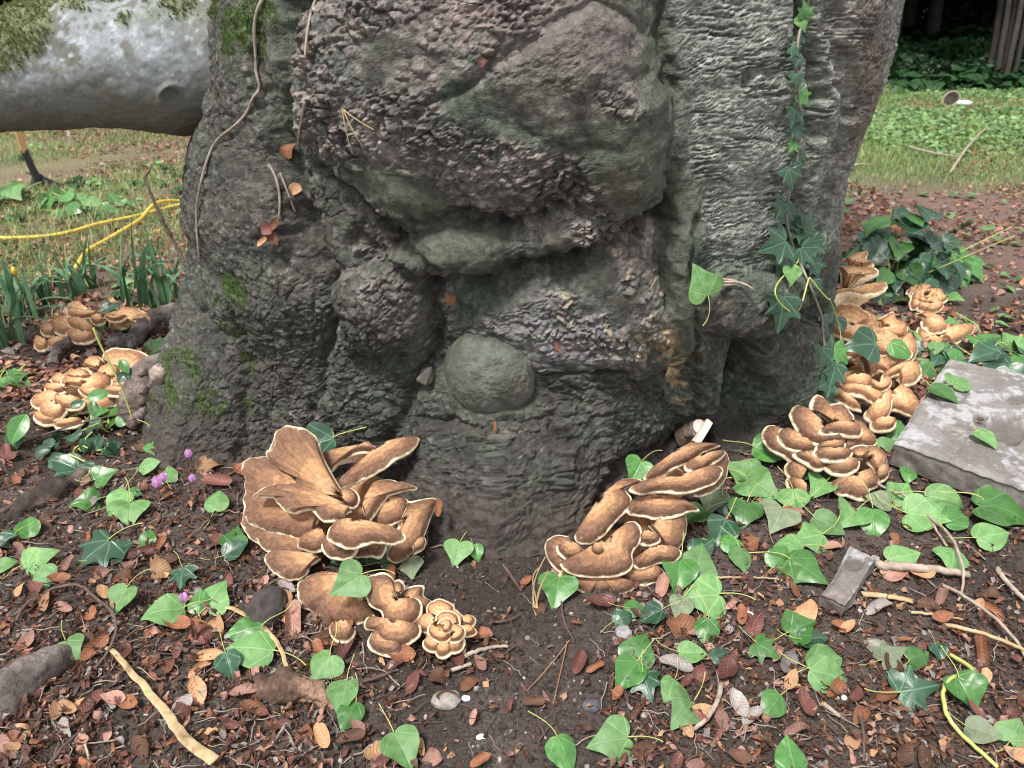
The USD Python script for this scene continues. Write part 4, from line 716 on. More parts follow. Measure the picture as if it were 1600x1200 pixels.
# every ivy leaf one can pick out: u, v, length in pixels, way the tip points (degrees, 0 right, 90 up), outline, tone, lift in mm
IVY = [(47, 832, 40, 80, 'O', 'm'), (12, 850, 36, 200, 'O', 'd'), (62, 882, 50, 20, 'L', 'l'), (72, 906, 42, 250, 'O', 'l'), (6, 890, 34, 20, 'O', 'l'), (150, 874, 66, 200, 'P', 'd'), (186, 868, 44, 20, 'L', 'd'), (205, 808, 52, 250, 'L', 'l'), (190, 942, 48, 225, 'L', 'l'), (112, 1016, 42, 300, 'L', 'l'),
 (262, 960, 62, 190, 'O', 'l'), (336, 938, 56, 45, 'L', 'l'), (312, 946, 40, 80, 'O', 'm'), (368, 846, 38, 70, 'L', 'm'), (366, 866, 40, 20, 'O', 'd'), (285, 905, 38, 250, 'P', 'd'), (388, 990, 56, 190, 'O', 'm'), (398, 1021, 72, 175, 'O', 'l'), (358, 1040, 44, 280, 'O', 'd'), (232, 848, 30, 60, 'O', 'm'),
 (231, 733, 34, 10, 'O', 'l'), (246, 700, 50, 260, 'O', 'm'), (165, 750, 36, 20, 'L', 'm'), (108, 735, 46, 170, 'O', 'd'), (186, 790, 48, 215, 'O', 'l'), (262, 748, 36, 80, 'E', 'l'), (340, 790, 42, 70, 'O', 'l'), (180, 655, 50, 20, 'L', 'm'), (245, 549, 40, 20, 'O', 'l'), (150, 700, 34, 60, 'O', 'd'), (207, 775, 26, 0, 'O', 'm'), (135, 790, 40, 190, 'L', 'm'), (90, 725, 34, 110, 'O', 'd'),
 (504, 1050, 54, 225, 'L', 'l'), (538, 1090, 56, 250, 'O', 'l'), (548, 1118, 48, 240, 'O', 'm'), (627, 1172, 66, 300, 'O', 'l'), (715, 870, 42, 250, 'L', 'l'), (743, 866, 28, 300, 'O', 'm'), (642, 892, 36, 270, 'L', 'g'), (590, 872, 60, 340, 'O', 'd'), (610, 880, 40, 20, 'O', 'd'), (545, 878, 46, 190, 'O', 'd'),
 (880, 1178, 58, 300, 'O', 'm'), (955, 1163, 66, 190, 'L', 'l'), (870, 930, 56, 260, 'L', 'm'), (1090, 888, 64, 80, 'L', 'l'), (1097, 940, 66, 185, 'L', 'l'), (1064, 952, 44, 250, 'O', 'g'), (1060, 902, 60, 270, 'O', 'm'), (1105, 990, 46, 270, 'O', 'm'), (998, 1018, 54, 60, 'L', 'm'), (983, 1056, 56, 230, 'O', 'm'), (1010, 1074, 46, 290, 'P', 'd'), (1079, 1025, 44, 0, 'O', 'l'), (1048, 1078, 40, 250, 'O', 'l'), (1070, 1116, 60, 230, 'L', 'l'), (1208, 1104, 48, 235, 'O', 'm'), (1237, 1193, 64, 110, 'O', 'm'), (1122, 1026, 30, 20, 'O', 'd'), (972, 970, 34, 20, 'O', 'd'), (1020, 965, 40, 200, 'O', 'd'), (990, 955, 34, 0, 'O', 'm'),
 (1200, 715, 60, 350, 'O', 'm'), (1158, 748, 56, 160, 'L', 'l'), (1184, 768, 62, 330, 'L', 'l'), (1110, 790, 46, 260, 'L', 'g'), (1162, 810, 50, 260, 'L', 'm'), (1132, 795, 40, 290, 'O', 'd'), (1088, 812, 46, 200, 'O', 'm'), (1125, 838, 56, 250, 'O', 'd'), (1158, 878, 44, 300, 'O', 'l'), (1095, 862, 44, 30, 'O', 'd'), (1140, 855, 36, 0, 'O', 'm'),
 (1214, 818, 56, 250, 'L', 'g'), (1238, 790, 46, 280, 'L', 'l'), (1266, 846, 52, 190, 'L', 'l'), (1290, 826, 52, 340, 'O', 'l'), (1325, 816, 50, 220, 'L', 'l'), (1362, 822, 54, 280, 'O', 'm'), (1216, 880, 46, 60, 'O', 'm'), (1256, 898, 66, 330, 'L', 'm'), (1236, 858, 44, 170, 'O', 'l'), (1406, 877, 52, 10, 'O', 'l'), (1487, 880, 50, 270, 'L', 'l'), (1442, 816, 62, 350, 'L', 'l'), (1472, 790, 60, 350, 'O', 'l'), (1490, 818, 46, 20, 'O', 'm'), (1565, 808, 80, 350, 'L', 'm'), (1545, 845, 56, 10, 'O', 'l'), (1250, 985, 50, 20, 'L', 'm'), (1268, 1002, 42, 0, 'O', 'd'), (1285, 1042, 60, 20, 'O', 'l'), (1290, 1060, 66, 350, 'O', 'l'), (1430, 1084, 64, 10, 'P', 'd'), (1432, 1030, 42, 20, 'O', 'm'), (1392, 1028, 46, 20, 'P', 'g'), (1465, 1020, 30, 300, 'O', 'd'), (1508, 1092, 62, 320, 'L', 'm'), (1530, 1145, 48, 340, 'O', 'g'), (1585, 1146, 48, 70, 'L', 'l'), (1196, 1018, 42, 330, 'P', 'm'), (1405, 778, 46, 60, 'L', 'l'), (1418, 745, 30, 280, 'O', 'm'), (1395, 680, 44, 60, 'O', 'm'), (1382, 700, 30, 0, 'O', 'l'), (1272, 745, 60, 200, 'L', 'd'), (1305, 757, 50, 60, 'O', 'd'), (1228, 655, 36, 110, 'O', 'm'), (1214, 668, 26, 70, 'O', 'm'), (1195, 775, 36, 20, 'O', 'm'), (1346, 540, 54, 200, 'L', 'd'), (1402, 545, 40, 330, 'O', 'm'), (1430, 560, 40, 60, 'O', 'd'), (1540, 548, 56, 330, 'L', 'm'), (1585, 546, 46, 60, 'L', 'l'), (1495, 520, 36, 20, 'L', 'l'), (1445, 590, 44, 70, 'L', 'm'), (1280, 770, 44, 210, 'L', 'l'), (1180, 800, 30, 200, 'O', 'm'), (1375, 790, 40, 170, 'O', 'g')]
RI = random.Random(12)
tonew = {'l': 'pale green', 'm': 'mid green', 'd': 'dark green', 'g': 'faded grey green'}; shapew = {'P': 'five lobed ivy leaf', 'L': 'three lobed ivy leaf', 'O': 'plain oval ivy leaf', 'E': 'narrow ivy leaf'}
ON_SLAB = [(1470, 618, 50, 340, 'O', 'm'), (1498, 602, 40, 20, 'L', 'l'), (1536, 688, 44, 330, 'O', 'l')]
ilabels = name_by_place(IVY, lambda it: f'{tonew[it[5]]} {shapew[it[4]]}')
for it, lb in zip(IVY, ilabels):
    u, v, L, ang, sh, tone = it[:6]; g = ground_at(u, v); w = (g - EYE) @ FWD; a = math.radians(ang)
    g2 = ground_at(u + 12 * math.cos(a), v - 12 * math.sin(a)); yd = (g2 - g); yd /= np.linalg.norm(yd)
    tl = math.radians(RI.uniform(14, 34)); n = np.array([RI.uniform(-.25, .25), -math.sin(tl), math.cos(tl)])
    size = L * w / FPX * 1.02; pos = EYE + ray(u, v) * ((w - .02) / 1.0); pos[2] = max(pos[2], gz(pos[0], pos[1]) + .014 + .18 * size)
    shp = 'O' if sh == 'E' else sh
    put('ivy_leaf', shp + tone + str(RI.choice([0, 1, 2, 3, 4])), leaf_matrix(pos, yd, n, size), lb, 'ivy leaf', 'loose ivy leaves on the ground')
# dead leaves: the ones that show largest are single things, the rest is litter
def density(u, v):
    d = 0.55
    if u < 520: d = 1.0 - .55 * (150 < u < 330 and v > 1080)
    if 640 < u < 960 and v > 780: d = .10
    if 640 < u < 800 and 1000 < v < 1060: d = .8
    if 500 < u < 660 and v > 1110: d = .35
    if u > 950 and v > 930: d = .75
    if v < 560: d = .8
    return d
RD = random.Random(77); big = []
SPOT = [(1252, 965, 52, 'tan'), (1060, 985, 48, 'rust'), (1175, 990, 46, 'red'), (1395, 845, 24, 'rust'), (1172, 855, 28, 'rust'), (283, 985, 48, 'rust'), (310, 990, 40, 'rust'), (155, 1018, 46, 'rust'), (145, 1108, 42, 'red'), (125, 1112, 30, 'tan'), (205, 1105, 36, 'rust'), (310, 1085, 46, 'tan'), (380, 1090, 42, 'pink'), (395, 1115, 44, 'rust'), (540, 1020, 44, 'red'), (500, 1018, 34, 'rust'), (630, 1030, 46, 'rust'), (712, 1030, 44, 'red'), (645, 1078, 34, 'red'), (507, 1162, 48, 'tan'), (590, 1185, 48, 'tan'), (622, 1182, 40, 'red'), (555, 1160, 42, 'dark'), (690, 1000, 36, 'dark'), (740, 1130, 24, 'pink'), (748, 1198, 34, 'rust'), (1035, 927, 44, 'pink'), (940, 950, 48, 'red'), (1000, 970, 30, 'red'), (905, 1040, 40, 'red'), (928, 1050, 32, 'rust'), (870, 905, 32, 'pink'), (1080, 1130, 38, 'red'), (1135, 1055, 52, 'red'), (1230, 1040, 42, 'grey'), (1150, 1105, 46, 'grey'), (1172, 1130, 40, 'grey'), (1060, 1050, 50, 'grey'), (1380, 1095, 36, 'rust'), (1290, 1035, 44, 'rust'), (1310, 985, 30, 'rust'), (1320, 990, 28, 'tan'), (1520, 1118, 34, 'red'), (1530, 1020, 54, 'rust'), (1375, 955, 48, 'grey'), (1330, 1165, 26, 'tan'), (1585, 1190, 44, 'tan'), (1240, 1150, 44, 'pink'), (1255, 1105, 46, 'red'), (250, 900, 40, 'tan'), (75, 945, 40, 'tan'), (100, 955, 30, 'pink'), (225, 873, 40, 'red'), (335, 985, 40, 'tan'), (447, 940, 36, 'tan'), (460, 975, 70, 'pink'), (420, 975, 44, 'pink'), (350, 720, 42, 'rust'), (378, 742, 36, 'rust'), (325, 735, 38, 'tan'), (345, 760, 44, 'red'), (430, 965, 40, 'red'), (192, 672, 28, 'dark'), (155, 660, 34, 'rust'), (820, 915, 20, 'rust'), (855, 910, 20, 'rust'), (1545, 960, 36, 'rust'), (1470, 935, 44, 'pink'), (1395, 900, 40, 'pink'), (1440, 905, 40, 'tan')]
for u, v, L, k2 in SPOT: big.append((u, v, L, RD.uniform(0, 360), k2))
while len(big) < 285:
    u, v = RD.uniform(-10, 1610), RD.uniform(640, 1205)
    if RD.random() > density(u, v) or (v < 740 and 240 < u < 1290) or (v < 800 and u > 1390) or (v < 850 and 600 < u < 960): continue
    big.append((u, v, RD.uniform(20, 40) * (.7 + .4 * (v - 640) / 560), RD.uniform(0, 360), RD.choices(['rust', 'tan', 'dark', 'red', 'pink', 'grey'], [4, 2, 6, 4, 3, 1.4])[0]))
kw = {'rust': 'rust coloured', 'tan': 'pale tan', 'dark': 'dark brown', 'red': 'dull red brown', 'pink': 'pinkish brown', 'grey': 'bleached grey'}
def sector(u, v):
    if u < 400: return 'left of the front fungus tiers' if v < 1000 else 'in the lower left corner litter'
    if u < 960: return 'on the bare earth in front of the trunk'
    return 'among the ivy leaves right of the trunk foot' if v < 900 else 'in the lower right litter'
blabels = name_by_place(big, lambda it: f'{kw[it[4]]} curled dead leaf')
for (u, v, L, ang, k2), lb in zip(big, blabels):
    g = ground_at(u, v); w = (g - EYE) @ FWD; a = math.radians(ang); g2 = ground_at(u + 12 * math.cos(a), v - 12 * math.sin(a)); yd = g2 - g
    tl = math.radians(RD.uniform(0, 34)); n = np.array([RD.uniform(-.35, .35), -math.sin(tl), math.cos(tl)]); size = L * w / FPX * 1.1
    pos = g + np.array([0, 0, .009 + .10 * size])
    put('dead_leaf', k2 + str(RD.choice([0, 1, 2, 3, 4, 4])), leaf_matrix(pos, yd, n, size), lb, 'dead leaf', f'{kw[k2]} dead leaves {sector(u, v)}')
def instancer(name, protos, pos, quat, scale, idx, label=None, kind='stuff', cat=None):
    """protos: (vertices, faces, material, uv)"""
    pi = UsdGeom.PointInstancer.Define(stage, uname(name)); base = str(pi.GetPath()); rel = pi.CreatePrototypesRel()
    for i, (v, f, m, uv) in enumerate(protos):
        usdkit.mesh(stage, f'{base}/kind_{i:03d}', (v, f), m, smooth=True, uv=uv); rel.AddTarget(f'{base}/kind_{i:03d}')
    pi.CreatePositionsAttr(Vt.Vec3fArray.FromNumpy(np.asarray(pos, np.float32))); pi.CreateScalesAttr(Vt.Vec3fArray.FromNumpy(np.asarray(scale, np.float32)))
    pi.CreateProtoIndicesAttr(Vt.IntArray.FromNumpy(np.asarray(idx, np.int32))); pi.CreateOrientationsAttr(Vt.QuathArray([Gf.Quath(float(q[3]), float(q[0]), float(q[1]), float(q[2])) for q in quat]))
    return keys(pi.GetPrim(), label, cat, kind=kind)
from scipy.spatial.transform import Rotation as Rot
def quats(rng, n, tilt=.4):
    return (Rot.from_euler('z', rng.uniform(0, 2 * math.pi, n)) * Rot.from_euler('xy', rng.normal(0, tilt, (n, 2)))).as_quat()
rg_ = np.random.default_rng(5)
def ground_many(uv):
    uv = np.asarray(uv); d = FWD + np.outer((uv[:, 0] - 800) / FPX, RGT) + np.outer((600 - uv[:, 1]) / FPX, UPV); z = np.zeros(len(uv))
    for _ in range(7):
        p = EYE + d * ((EYE_H - z) / -d[:, 2])[:, None]; z = gz(p[:, 0], p[:, 1])
    p[:, 2] = z; return p
def scatter_px(n, dens, umin, umax, vmin, vmax, seed):
    r = random.Random(seed); out = []
    while len(out) < n:
        u, v = r.uniform(umin, umax), r.uniform(vmin, vmax)
        if r.random() < dens(u, v): out.append((u, v))
    return ground_many(out)
frag = []
for i, (nm, m) in enumerate(BR.items()):
    for j, (ro, be) in enumerate(((3.0, .5), (6.0, -.6), (1.6, 1.0))):
        rj = np.random.default_rng(10 * i + j); hv = [(0, 0)] + [(w * rj.uniform(.35, 1.25), y) for y, w in ((.08, .16), (.25, .30), (.45, .32), (.62, .26), (.8, .16))] + [(0, 1)]
        V, F, q = leaf_mesh(hv, 0, be, .22, i * 3 + j, roll=ro, N=8, twist=be * 1.5); frag.append((V, F, m, q))
def wt(k): return np.repeat(np.array(k, float), 3) / (3 * sum(k))
M_vine = mat_noise('dry_vine_bark', [(.3, (.17, .135, .105)), (.7, (.33, .275, .225))], scale=40)
P1 = scatter_px(21000, density, -60, 1660, 600, 1260, 8); nn = len(P1)
rs_ = np.random.default_rng(55); PX = np.column_stack([rs_.uniform(-3.2, 3.4, 14000), rs_.uniform(.2, 3.6, 14000), np.zeros(14000)]); pu, pv_, pw = proj(PX); PX = PX[(pw < .3) | (pu < -40) | (pu > 1640) | (pv_ > 1240)]; PX[:, 2] = gz(PX[:, 0], PX[:, 1]); P1 = np.vstack([P1, PX])
keep = np.array([not (abs(p[0]) < .95 and p[1] > 2.3) for p in P1]); P1 = P1[keep]; nn = len(P1)
sc = (.005 + .026 * rg_.random(nn) ** 2.2)[:, None] * np.ones(3); P1[:, 2] += .006 + sc[:, 0] * .15
instancer('leaf_litter', frag, P1, quats(rg_, nn, .55), sc, rg_.choice(18, nn, p=wt([1.8, 1.4, 8, 2.0, 2.6, 1.6])), 'broken brown leaf litter covering the soil', cat='leaf litter')
XF = np.stack([rg_.uniform(-9, 10, 105000), 2.4 + 8.4 * rg_.random(105000) ** 1.4], -1); XF = XF[(np.hypot(XF[:, 0], XF[:, 1] - 2.6) > 1.1) & (np.abs(XF[:, 0]) < 1.1 * XF[:, 1] + 1.2)]
dm = meshkit.fbm(np.stack([XF[:, 0], XF[:, 1], 0 * XF[:, 0]], -1) * 1.1, 3, 9); XF = XF[rg_.random(len(XF)) < sstep(.30, .6, dm) + .25 - .45 * sstep(5.0, 6.2, XF[:, 1])]
nn = len(XF); sc = rg_.uniform(.022, .062, nn)[:, None] * np.ones(3); PF = np.column_stack([XF, gz(XF[:, 0], XF[:, 1]) + .012 + sc[:, 0] * .15])
instancer('far_leaf_litter', frag, PF, quats(rg_, nn, .35), sc, rg_.choice(18, nn, p=wt([4, 4, 2, 3, 6, 1.5])), 'reddish fallen leaves strewn over the ground behind the tree', cat='leaf litter')
# crumbs of soil, grit, little twigs
cr = []
for s in range(4):
    b = trimesh.creation.icosphere(1); v = np.array(b.vertices); v *= (1 + fbm(v + s * 5, 1.6, 2, s) * 1.1)[:, None]; cr.append((v, np.array(b.faces)))
M_crumb = mat_noise('soil_crumb', [(0.3, (.030, .024, .020)), (.7, (.075, .060, .052))], scale=3, rough=.95, bump=(6, .4, .2), rnd=.5)
M_grit = mat_noise('grit', [(0.3, (.22, .19, .17)), (.7, (.42, .38, .35))], scale=3, rough=.8, bump=(6, .3, .1), rnd=.5)
P2 = scatter_px(9000, lambda u, v: .9 if 480 < u < 1100 else .5, -40, 1640, 760, 1250, 9); P2[:, 2] += fine(P2[:, 0], P2[:, 1]); nn = len(P2); sc = (.0022 + .006 * rg_.random(nn) ** 3)[:, None] * rg_.uniform(.6, 1.2, (nn, 3))
instancer('soil_crumbs', [(v, f, M_crumb, None) for v, f in cr] + [(cr[0][0], cr[0][1], M_grit, None)], P2, quats(rg_, nn, 1.5), sc, rg_.choice(5, nn, p=[.24, .24, .24, .24, .04]), 'loose crumbs of dark soil and grit', cat='soil')
tw = []
for s in range(4):
    r = np.random.default_rng(s); p = np.stack([np.linspace(-.5, .5, 6), r.normal(0, .025, 6), r.normal(0, .015, 6)], -1); v, f = tube(p, np.linspace(.022, .010, 6), 5); tw.append((v, f, [M_twigD, M_vine, M_twigD, M_twigP][s], None))
P3 = scatter_px(1800, density, -40, 1640, 640, 1250, 10); nn = len(P3); P3[:, 2] += .010; sc = rg_.uniform(.02, .09, nn)[:, None] * np.ones(3)
instancer('twig_litter', tw, P3, quats(rg_, nn, .12), sc, rg_.choice(4, nn, p=[.45, .2, .2, .15]), 'tiny broken twigs and stalks lying in the litter', cat='twigs')

# ------------------------------------------------------------------ other things round the tree
def gpath(pts, dz=.01):
    out = []
    for p in pts:
        g = ground_at(p[0], p[1]); g[2] += (p[2] if len(p) > 2 else dz); out.append(g)
    return np.array(out)
def stick(name, label, cat, pts, px, mat, taper=.6, res=24, dz=.012, sides=7, wob=.002, group=None, flat=None):
    P = gpath(pts, dz); w = (P.mean(0) - EYE) @ FWD; r = px * w / FPX / 2
    v, f = tube(P, np.linspace(r, r * taper, 8), sides, res, seed=len(label), wob=wob)
    if flat is not None: v[:, 2] = P[:, 2].mean() + (v[:, 2] - P[:, 2].mean()) * flat
    p = mk(name, v, f, mat); return keys(p, label, cat, group)
M_needle = mat_noise('brown_needle', [(.3, (.22, .11, .06)), (.7, (.36, .20, .11))], scale=20);
GT = 'twigs lying on the ground'
stick('reed_stalk', 'long bent straw coloured reed blade in the lower left corner', 'reed', [(167, 1018, .02), (187, 1037, .03), (213, 1070, .03), (247, 1110, .025), (283, 1157, .025), (340, 1208, .03)], 8, M_reed, 2.3, wob=.003, sides=10, flat=.25)
stick('reed_stalk', 'pale split reed stalk below the scalloped fungus, left of the crumbling wood', 'reed', [(352, 957, .03), (397, 980, .03), (430, 1013, .03), (452, 1070, .015)], 8, M_reed, .8, sides=10, flat=.4)
stick('twig', 'dark arching wiry twig in the left litter', 'twig', [(28, 977), (83, 932, .02), (123, 930, .03), (157, 957, .04), (183, 980, .04), (185, 1007, .03), (160, 1040), (133, 1070), (117, 1095)], 6, M_twigD, .7, 40, group=GT)
stick('twig', 'thin dark twig slanting toward the arching twig', 'twig', [(242, 968), (215, 990), (187, 1012)], 4, M_twigD, group=GT)
stick('twig', 'short thick dark stick under the oval ivy leaves', 'twig', [(258, 1016), (290, 1022), (322, 1028)], 9, M_twigD, .9, group=GT)
stick('twig', 'white bare twig in the lower left, below the crumbling wood', 'twig', [(453, 1133), (440, 1150), (423, 1174)], 5, M_twigP, group=GT)
stick('twig', 'pale upright twig at the bottom edge, left of the reed', 'twig', [(132, 1145), (137, 1172), (143, 1203)], 5, M_twigP, group=GT)
stick('twig', 'crooked brown twig reaching the bottom left edge', 'twig', [(80, 1202), (98, 1178), (118, 1158), (137, 1147)], 8, M_twigD, .7, group=GT)
stick('twig', 'grey twig lying across between the two front left fungi', 'twig', [(573, 866, .05), (540, 880, .05), (493, 892, .045), (460, 905, .03), (413, 921)], 7, M_twigD, .6, group=GT)
stick('twig', 'pale peeled twig right of the knobbly fungus', 'twig', [(724, 1033), (758, 1020), (794, 1016)], 8, M_twigP, .6, group=GT)
stick('twig', 'short pale stub of twig below the knobbly fungus', 'twig', [(706, 1054), (736, 1044)], 7, M_twigP, .8, group=GT)
stick('twig', 'brown twig from the crumbling wood to the knobbly fungus', 'twig', [(547, 1077), (580, 1068), (618, 1054)], 6, M_twigD, .7, group=GT)
stick('twig', 'straight brown twig on bare earth between the front fungi', 'twig', [(786, 888), (800, 908), (815, 930)], 6, M_twigD, .8, group=GT)
stick('twig', 'thin dark curved twig below the stacked shelf fungus', 'twig', [(878, 944), (881, 975), (897, 1007)], 4, M_twigD, group=GT)
stick('twig', 'short twig pointing to the bare earth, left of the dark curved one', 'twig', [(768, 978), (790, 976), (812, 966)], 4, M_twigD, group=GT)
nd = thing('pine_needles', 'pair of long brown pine needles joined at one end', 'pine needles', ground_at(885, 1010)); O = nd.GetAttribute('xformOp:translate').Get()
for pts in ([(889, 1007), (860, 1045), (822, 1087)], [(886, 1009), (876, 1055), (864, 1107)]): v, f = tube(gpath(pts, .012), [.0014, .0010], 5, 14); mk('needle', v, f, M_needle, nd, origin=O)
dn = thing('dried_sprig', 'forked straw coloured dried sprig left of the stacked shelf fungus', 'sprig', ground_at(838, 962)); O = dn.GetAttribute('xformOp:translate').Get()
for i, pts in enumerate(([(838, 962), (833, 925, .05), (838, 900, .07), (852, 870, .11)], [(838, 962), (840, 930, .05), (850, 905, .08)], [(838, 960), (834, 920, .05), (834, 898, .08), (846, 885, .10)], [(838, 945, .02), (846, 915, .05), (856, 893, .08)])):
    P = np.array([ground_at(p[0], p[1]) if len(p) < 3 else atY(p[0], p[1], ground_at(838, 962)[1] + .02 + .2 * p[2]) for p in pts]); v, f = tube(P, [.003, .0018, .0012], 5, 16); mk('stem', v, f, M_straw, dn, origin=O)
stick('twig', 'thin pale twig arching out from under the slab corner fungus', 'twig', [(1305, 748, .03), (1347, 763, .04), (1383, 783, .04), (1420, 800, .04), (1451, 828, .03), (1478, 860)], 5, M_twigP, .7, 30, group=GT)
stick('twig', 'white straight stick along the foot of the slab', 'twig', [(1428, 742), (1460, 758), (1492, 774)], 6, M_twigP, .7, group=GT)
stick('twig', 'long thin wand lying down the right side, nearest the slab', 'twig', [(1417, 800, .03), (1460, 838, .04), (1487, 882, .05), (1498, 912, .04), (1494, 945)], 6, M_twigP, .6, 30, group=GT)
stick('twig', 'long thin wand running to the right edge, beneath the slab', 'twig', [(1470, 920), (1517, 957, .03), (1567, 1000, .03), (1606, 1050)], 6, M_twigP, .8, 30, group=GT)
stick('twig', 'pinkish straw stalk slanting to the right edge', 'twig', [(1473, 987, .02), (1533, 1007, .03), (1606, 1032, .02)], 7, M_straw, .8, group=GT)
stick('twig', 'straight yellow straw below the chip of wood', 'twig', [(1422, 963), (1460, 967), (1502, 974)], 5, M_straw, group=GT)
stick('wood_chip', 'flat tan chip of wood right of the concrete fragment', 'wood chip', [(1345, 934), (1385, 938), (1425, 946)], 12, M_straw, .8, flat=.6)
stick('branch_piece', 'thick tan dead branch right of the concrete fragment', 'branch', [(1366, 893, .02), (1433, 900, .025), (1512, 908, .02)], 15, M_twigP, .7, wob=.004)
stick('twig', 'forked pale stick at the right edge under the slab', 'twig', [(1556, 895), (1575, 925, .02), (1604, 948)], 9, M_twigP, .7, group=GT)
stick('twig', 'dark upright twig in the lower right earth', 'twig', [(1340, 1128), (1344, 1160, .03), (1347, 1196)], 6, M_twigD, group=GT)
stick('twig', 'short brown peg of wood in the lower right earth', 'twig', [(1286, 1107), (1311, 1127)], 8, M_twigP, .8, group=GT)
stick('twig', 'bent tan twig below the three lobed ivy leaves', 'twig', [(1125, 1075), (1116, 1112, .02), (1100, 1136, .02), (1066, 1154)], 9, M_twigP, .7, group=GT)
stick('twig', 'orange brown thin stalk under the bleached grey leaves', 'twig', [(1132, 1119), (1121, 1156), (1103, 1190)], 5, M_twigD, group=GT)
stick('twig', 'two tone dry stalk behind the pale tan leaf', 'twig', [(1107, 910), (1160, 908), (1216, 911)], 4, M_straw, group=GT)
stick('vine_shoot', 'green bent vine stem in the lower right corner', 'stem', [(1480, 1033, .02), (1512, 1067, .03), (1482, 1080, .04), (1466, 1107, .04), (1477, 1140, .03), (1510, 1170, .02), (1556, 1206)], 7, M_petiole, .9, 40)
stick('root', 'thin grey root half sunk along the left litter', 'root', [(-10, 815), (20, 795, .01), (55, 770, .01), (90, 752)], 12, M_twigD, .6)
for lb, pts in (('pale dead stalk lying in the grass at right, slanting up', [(1483, 276, .03), (1512, 240, .08), (1541, 208, .05)]), ('pale dead stalk lying flat in the grass at right', [(1418, 236, .04), (1450, 247, .05), (1502, 252, .03)]), ('tan twig on the litter right of the trunk', [(1322, 270, .03), (1340, 265, .04), (1362, 262, .02)])): stick('dead_stalk', lb, 'stalk', pts, 4, M_twigP, .7)
# lumps: logs, wood, stones
def tint_of(V, a, b, sc, seed): t = sstep(.35, .65, meshkit.fbm(V * sc, 4, seed)); return np.asarray(a) + (np.asarray(b) - np.asarray(a)) * t[:, None]
M_dead = mat_tinted('dead_wood', bump=((70, .6, .012), (260, .8, .005)), vary=.45, vscale=80)
M_stone = mat_tinted('stone', bump=((60, .3, .006), (300, .6, .003)), rough=.85, vary=.25, vscale=120)
def rough_log(name, label, cat, pts, radii, a, b, seed, amp=.25, sides=40, res=90, mat=None, flat=1.0):
    v, f = tube(pts, radii, sides, res); c = v.mean(0); n = vnormals(v, f); r = np.mean(radii)
    v = v + n * (r * amp * 2 * fbm(v, 1.6 / r * .4, 4, seed) + fbm(v * (1, 1, 1), 70, 3, seed + 1) * .012)[:, None]
    return keys(mk(name, v, f, mat or M_dead, tint=tint_of(v, a, b, 18, seed)), label, cat)
g0 = gpath([(-70, 1150, .0), (0, 1095, .01), (50, 1062, .015), (95, 1030, -.01)])
rough_log('log', 'smooth grey half buried log at the lower left edge', 'log', g0, [.055, .048, .043, .028], (.085, .070, .064), (.17, .145, .13), 41, .35)
rough_log('log', 'dark rotting log under leaves at the left edge', 'log', gpath([(-40, 835, -.02), (40, 800, -.005), (95, 768, .0), (150, 735, -.02)]), [.04, .045, .04, .025], (.04, .030, .026), (.13, .10, .085), 42, .9)
rough_log('wood_chunk', 'crumbling brown chunk of rotten wood in the lower left', 'wood', gpath([(402, 1078, .01), (440, 1088, .02), (480, 1092, .02), (526, 1106, .0)]), [.020, .030, .027, .012], (.085, .052, .038), (.26, .165, .11), 43, 1.1)
rough_log('bark_strip', 'curled black strip of bark behind the left rosette', 'bark', np.array([atY(170, 540, 2.62), atY(188, 530, 2.62), atY(202, 538, 2.60), atY(208, 552, 2.58)]), [.016, .022, .022, .014], (.02, .018, .018), (.10, .09, .09), 44, .5)
rough_log('branch_piece', 'dark dead branch piece between the left fungi', 'branch', gpath([(85, 585, .03), (105, 560, .05), (130, 545, .05)]), [.02, .026, .02], (.05, .04, .035), (.14, .11, .10), 45, .4)
rough_log('branch_piece', 'mossy grey root stump beside the trunk, behind the left rosette', 'branch', gpath([(205, 548, .03), (240, 530, .06), (285, 520, .08)]), [.03, .04, .05], (.06, .05, .045), (.17, .14, .13), 46, .5)
sb = thing('broken_stump', 'knobbly sawn branch stump between the left rosette and trunk', 'stump', ground_at(240, 662)); O = sb.GetAttribute('xformOp:translate').Get()
def lg(P, R, seed, a=(.07, .052, .045), b=(.21, .165, .145), nm='bark', m=None, amp=.3):
    v, f = tube(P, R, 34, 50); n = vnormals(v, f); r = np.mean(R); v = v + n * (r * amp * 2 * fbm(v, .8 / r, 4, seed) + fbm(v, 80, 3, seed) * .01)[:, None]; mk(nm, v, f, m or M_dead, sb, tint=tint_of(v, a, b, 20, seed), origin=O)
Y0 = 2.30
lg(np.array([atY(212, 655, Y0 - .06), atY(226, 615, Y0 - .05), atY(243, 588, Y0 - .02), atY(262, 560, Y0 + .02)]), [.040, .068, .070, .035], 51)
lg(np.array([atY(240, 600, Y0 - .06), atY(252, 580, Y0 - .10)]), [.034, .028], 52, (.22, .17, .14), (.42, .34, .29), 'cut_end', amp=.2)
lg(np.array([atY(252, 585, Y0), atY(268, 552, Y0 - .04), atY(274, 548, Y0 - .05)]), [.026, .020, .016], 53, (.03, .025, .022), (.07, .06, .05), 'stub')
lg(np.array([atY(205, 668, Y0 - .12), atY(222, 645, Y0 - .11), atY(232, 642, Y0 - .12)]), [.018, .019, .015], 54, nm='stub'); lg(np.array([atY(246, 655, Y0 - .06), atY(247, 628, Y0 - .07)]), [.012, .010], 55, (.2, .17, .15), (.34, .3, .27), nm='stub')
for i in range(7):
    rr_ = random.Random(i); u, v = 225 + rr_.uniform(-10, 35), 590 + rr_.uniform(-15, 45); p = atY(u, v, Y0 - .10); lg(np.array([p, p + (rr_.uniform(-.01, .01), -.02, .0)]), [.015, .010], 60 + i, nm='knot')
